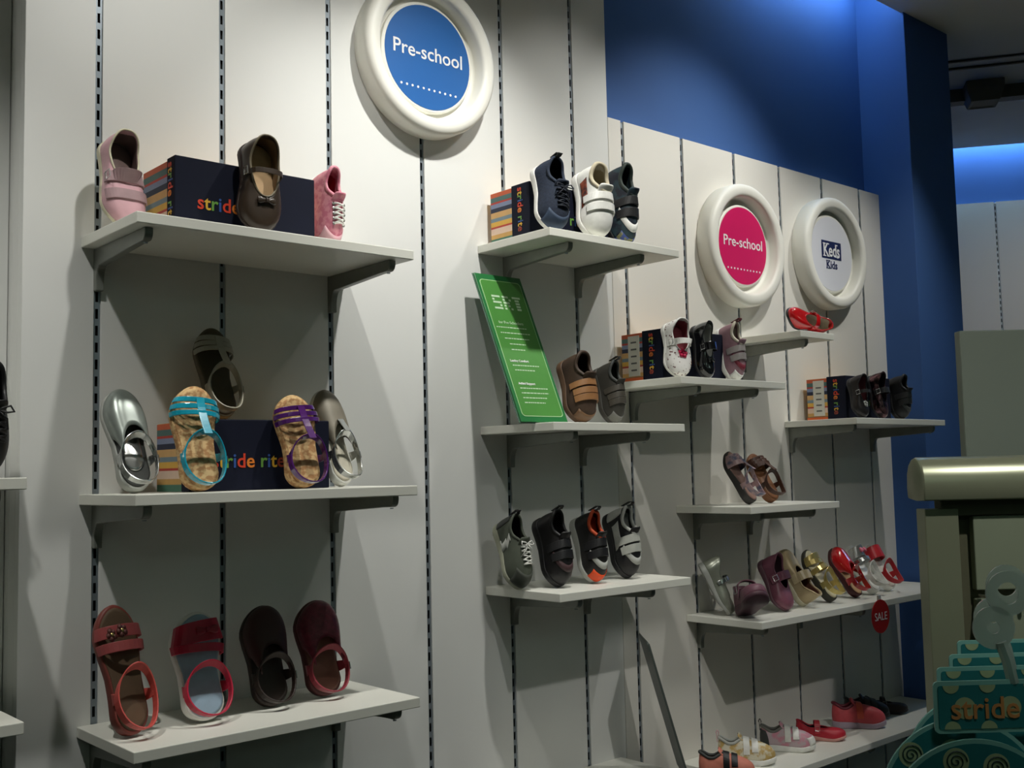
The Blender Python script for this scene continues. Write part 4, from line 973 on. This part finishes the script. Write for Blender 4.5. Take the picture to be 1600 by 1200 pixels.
# sale tag
t = empty('sale_tag', (1.812, -.2095, 1.1320), label='round red sale tag hanging from the front edge of the long shelf', cat='sale tag')
q = MB(); q.lathe([(.040, 0), (.040, .0018), (.0005, .0018)], (0, 0, 0), n=48); d = q.build('disc', mat('sale_red', (176, 20, 26), .4, noise=.03), t)
text('lettering', 'SALE', .056, (0, -.0020, 0), (1, 0, 0), (0, 0, 1), TXTW, d, height=.019)
q = MB(); q.box((-.007, -.0004, .034), (.007, .0008, .0355)); q.box((-.006, -.0010, .034), (.006, .0030, .050)); q.build('clip', TRK, t)

# ------------------------------------------------------------------ display fixture (lower right) and its hangers
H0 = Vector((-.60124, -1.60996, 0)); fr = Vector((.74924, -.66191, 0)).normalized(); ff = Vector((.66135, .74589, 0)).normalized()
GM = mat('fixture_metal', (158, 162, 136), .30, metal=.45, noise=.04, nscale=6); GP = mat('fixture_panel', (138, 147, 124), .6, noise=.04, nscale=6); GDK = mat('fixture_gap', (92, 92, 70), .7, noise=.06)
t = empty('display_fixture', H0+ff*1.5+fr*.62, 'olive metal display fixture with a round top rail at the lower right', 'display fixture')
t.rotation_euler = (0, 0, math.atan2(fr.y, fr.x))
# local frame: x along the fixture to the right, y away from the camera
bx = lambda n, a, b, m, p=t, bev=.0015: box(n, a, b, m, p, bevel=bev)
XL = -.067
q = MB(); prof = []
for k in range(13): a = math.radians(200-k*200/12); prof.append((.0-.030+.032*math.cos(a)*-1*-1, 1.4775+.0315*math.sin(a)))
pr = [(-.033, 1.450), (-.0345, 1.466), (-.033, 1.482), (-.027, 1.496), (-.017, 1.505), (-.004, 1.509), (.010, 1.506), (.022, 1.498), (.029, 1.486), (.031, 1.466), (.029, 1.452), (.0, 1.449)]
q.prism([(y, z_) for y, z_ in pr], 0, XL, 1.15); q.build('top_rail', GM, t, smooth=True, bevel=.002)
bx('neck', (XL+.030, -.012, 1.428), (1.12, .012, 1.452), GDK)
bx('post', (XL+.006, -.016, .05), (XL+.052, .016, 1.438), GM); bx('post', (1.06, -.016, .05), (1.10, .016, 1.438), GM)
bx('core', (XL+.052, .004, .06), (1.06, .012, 1.43), GDK)
zt = 1.427
for k in range(9):
    z1 = zt-k*.112; bx('slat_panel', (XL+.073, -.012, z1-.100), (1.055, .0035, z1), GP)
q = MB()
bx('foot', (XL, -.22, 0), (XL+.05, .22, .05), GM); bx('foot', (1.06, -.22, 0), (1.11, .22, .05), GM); 
q = MB(); q.tube([(XL+.13, -.012, 1.318), (XL+.13, -.022, 1.318), (XL+.13, -.022, 1.305)], .003); q.tube([(XL+.18, -.012, 1.318), (XL+.18, -.022, 1.318), (XL+.18, -.022, 1.305)], .003)
q.build('clip', CHR, t)
# tall panel behind the fixture
t = empty('display_stand', H0+ff*1.95+fr*1.03, 'tall grey green display panel standing behind the olive fixture', 'display panel')
t.rotation_euler = (0, 0, math.atan2(fr.y, fr.x))
box('panel', (-.215, 0, .04), (.90, .025, 1.738), mat('tall_panel', (132, 142, 130), .6, noise=.03, nscale=5), t, bevel=.002)
box('foot', (-.2, -.20, 0), (-.15, .22, .04), GM, t); box('foot', (.80, -.20, 0), (.85, .22, .04), GM, t)

# sock hangers: clear hooks, header cards with dots, round teal cards with spirals
TEAL = mat('teal_card', (30, 110, 112), .45, noise=.05); TBORD = mat('teal_border', (120, 176, 166), .4, noise=.03); DOT = mat('dot_cream', (150, 168, 128), .5, noise=.05); CLR = mat('clear_plastic', (206, 222, 214), .35, noise=0, trans=.72, coat=.3)
ORT = mat('print_orange', (186, 130, 74), .5, noise=0); SPI = mat('print_spiral', (30, 60, 56), .5, noise=0)
def hanger(i, dist, xr, ztop, label, w_=.150, h_=.050):
    t = empty('sock_hanger', H0+ff*dist+fr*xr+Vector((0, 0, ztop)), label, 'hanger', 'teal sock hangers on the fixture')
    t.rotation_euler = (0, 0, math.atan2(fr.y, fr.x)+.02)
    q = MB(); q.prism([(x, y-h_) for x, y in rrect(w_, h_, .005)], 1, -.0012, .0012); c = q.build('header_card', TBORD, t)
    q = MB(); q.prism([(x, y-h_+.004) for x, y in rrect(w_-.008, h_-.008, .003)], 1, -.0018, -.0012); q.build('card_print', TEAL, c)
    q = MB()
    for (cx, cz, r) in ((-.045, -.026, .0105), (.0, -.026, .0105), (.045, -.026, .0105)):
        q.lathe([(r, .0018), (r, .0022), (.0004, .0022)], (cx, 0, cz), n=24)
    for cx in (-.058, -.022, .022, .058):   # half dots on the top and bottom edges
        for (cz, s0) in ((-.0042, 1), (-h_+.0042, -1)):
            n = 14; P = [(cx+.008*math.cos(PI*k/n), cz-s0*.0075*math.sin(PI*k/n)) for k in range(n+1)]; q.prism(P, 1, -.0022, -.0018)
    q.build('dots', DOT, c)
    text('lettering', 'stride rite', .118, (0, -.0024, -.026), (1, 0, 0), (0, 0, 1), ORT, c, bold=.01)
    # clear plastic hook: plate, ring and neck
    q = MB(); K = 26
    q.tube([(.006, .003, -.004), (.002, .003, .018), (-.004, .003, .036)], .006, 8)
    def disc(cx, cz, ro, ri):
        base = len(q.v); N_ = 28
        for yy in (-.001, .0015):
            for r in (ro, ri):
                for k in range(N_): a = 2*PI*k/N_; q.v.append(Vector((cx+r*math.cos(a), .003+yy, cz+r*math.sin(a))))
        for k in range(N_):
            k2 = (k+1) % N_
            for a_, b_ in ((0, 1), (3, 2), (2, 0), (1, 3)): q.f.append((base+a_*N_+k, base+a_*N_+k2, base+b_*N_+k2, base+b_*N_+k)); q.i.append(0)
    disc(-.010, .050, .021, .006); disc(.006, .083, .022, .011)
    if i < 2: q.build('clear_hook', CLR, t)
    return t
def round_card(dist, xr, zc, R, label, spir):
    t = empty('round_card', H0+ff*dist+fr*xr+Vector((0, 0, zc)), label, 'round card', 'round teal cards')
    t.rotation_euler = (0, 0, math.atan2(fr.y, fr.x))
    q = MB(); q.lathe([(R, -.0015), (R, .0015), (.0005, .0015)], (0, 0, 0), n=64); q.build('card', TBORD, t); c = t.children[0]
    q = MB(); q.lathe([(R-.004, .0012), (R-.004, .0020), (.0005, .0020)], (0, 0, 0), n=64); q.build('card_print', TEAL, c)
    for (sx, sz) in spir:
        q = MB(); q.lathe([(.0125, .0018), (.0125, .0023), (.0004, .0023)], (sx, 0, sz), n=28); d = q.build('dots', DOT, c)
        q = MB(); q.tube([(sx+(.0105-.0095*k/40)*math.cos(k*.36), -.0026, sz+(.0105-.0095*k/40)*math.sin(k*.36)) for k in range(41)], .0007, 5); q.build('spiral', SPI, d)
    return t
hanger(0, 1.08, .480, 1.2885, 'teal dotted header card on a clear hook, nearest of the four')
hanger(1, 1.16, .515, 1.2870, 'teal dotted header card on a clear hook, second of the four from the front')
hanger(2, 1.24, .560, 1.2860, 'teal dotted header card, third of the four from the front')
hanger(3, 1.32, .602, 1.2880, 'teal dotted header card, farthest back of the four')
round_card(1.20, .492, 1.173, .075, 'round teal card, the leftmost behind the dotted header cards', [(-.04, .03)])
round_card(1.13, .450, 1.156, .085, 'round teal card with spirals left of the dotted header cards', [(-.052, .050), (-.010, .052), (-.06, .0)])
round_card(1.05, .430, 1.152, .088, 'round teal card with spirals in front, cut by the bottom edge of the photo', [(-.018, .068), (.020, .062), (-.055, .050), (-.03, .03)])
strip_ = MB(); strip_.box((.004, -.001, -.16), (.014, .001, -.048)); 
pg = empty('peg_hook', H0+ff*1.30+fr*.63+Vector((0, 0, 1.300)), 'steel peg hook holding the clear hangers, behind the teal cards', 'peg hook')
pg.rotation_euler = (0, 0, math.atan2(fr.y, fr.x))
q = MB(); q.tube([(0, .188, .02), (0, .18, .02), (0, -.28, .045), (0, -.29, .055)], .0025, 8); q.build('wire', CHR, pg)
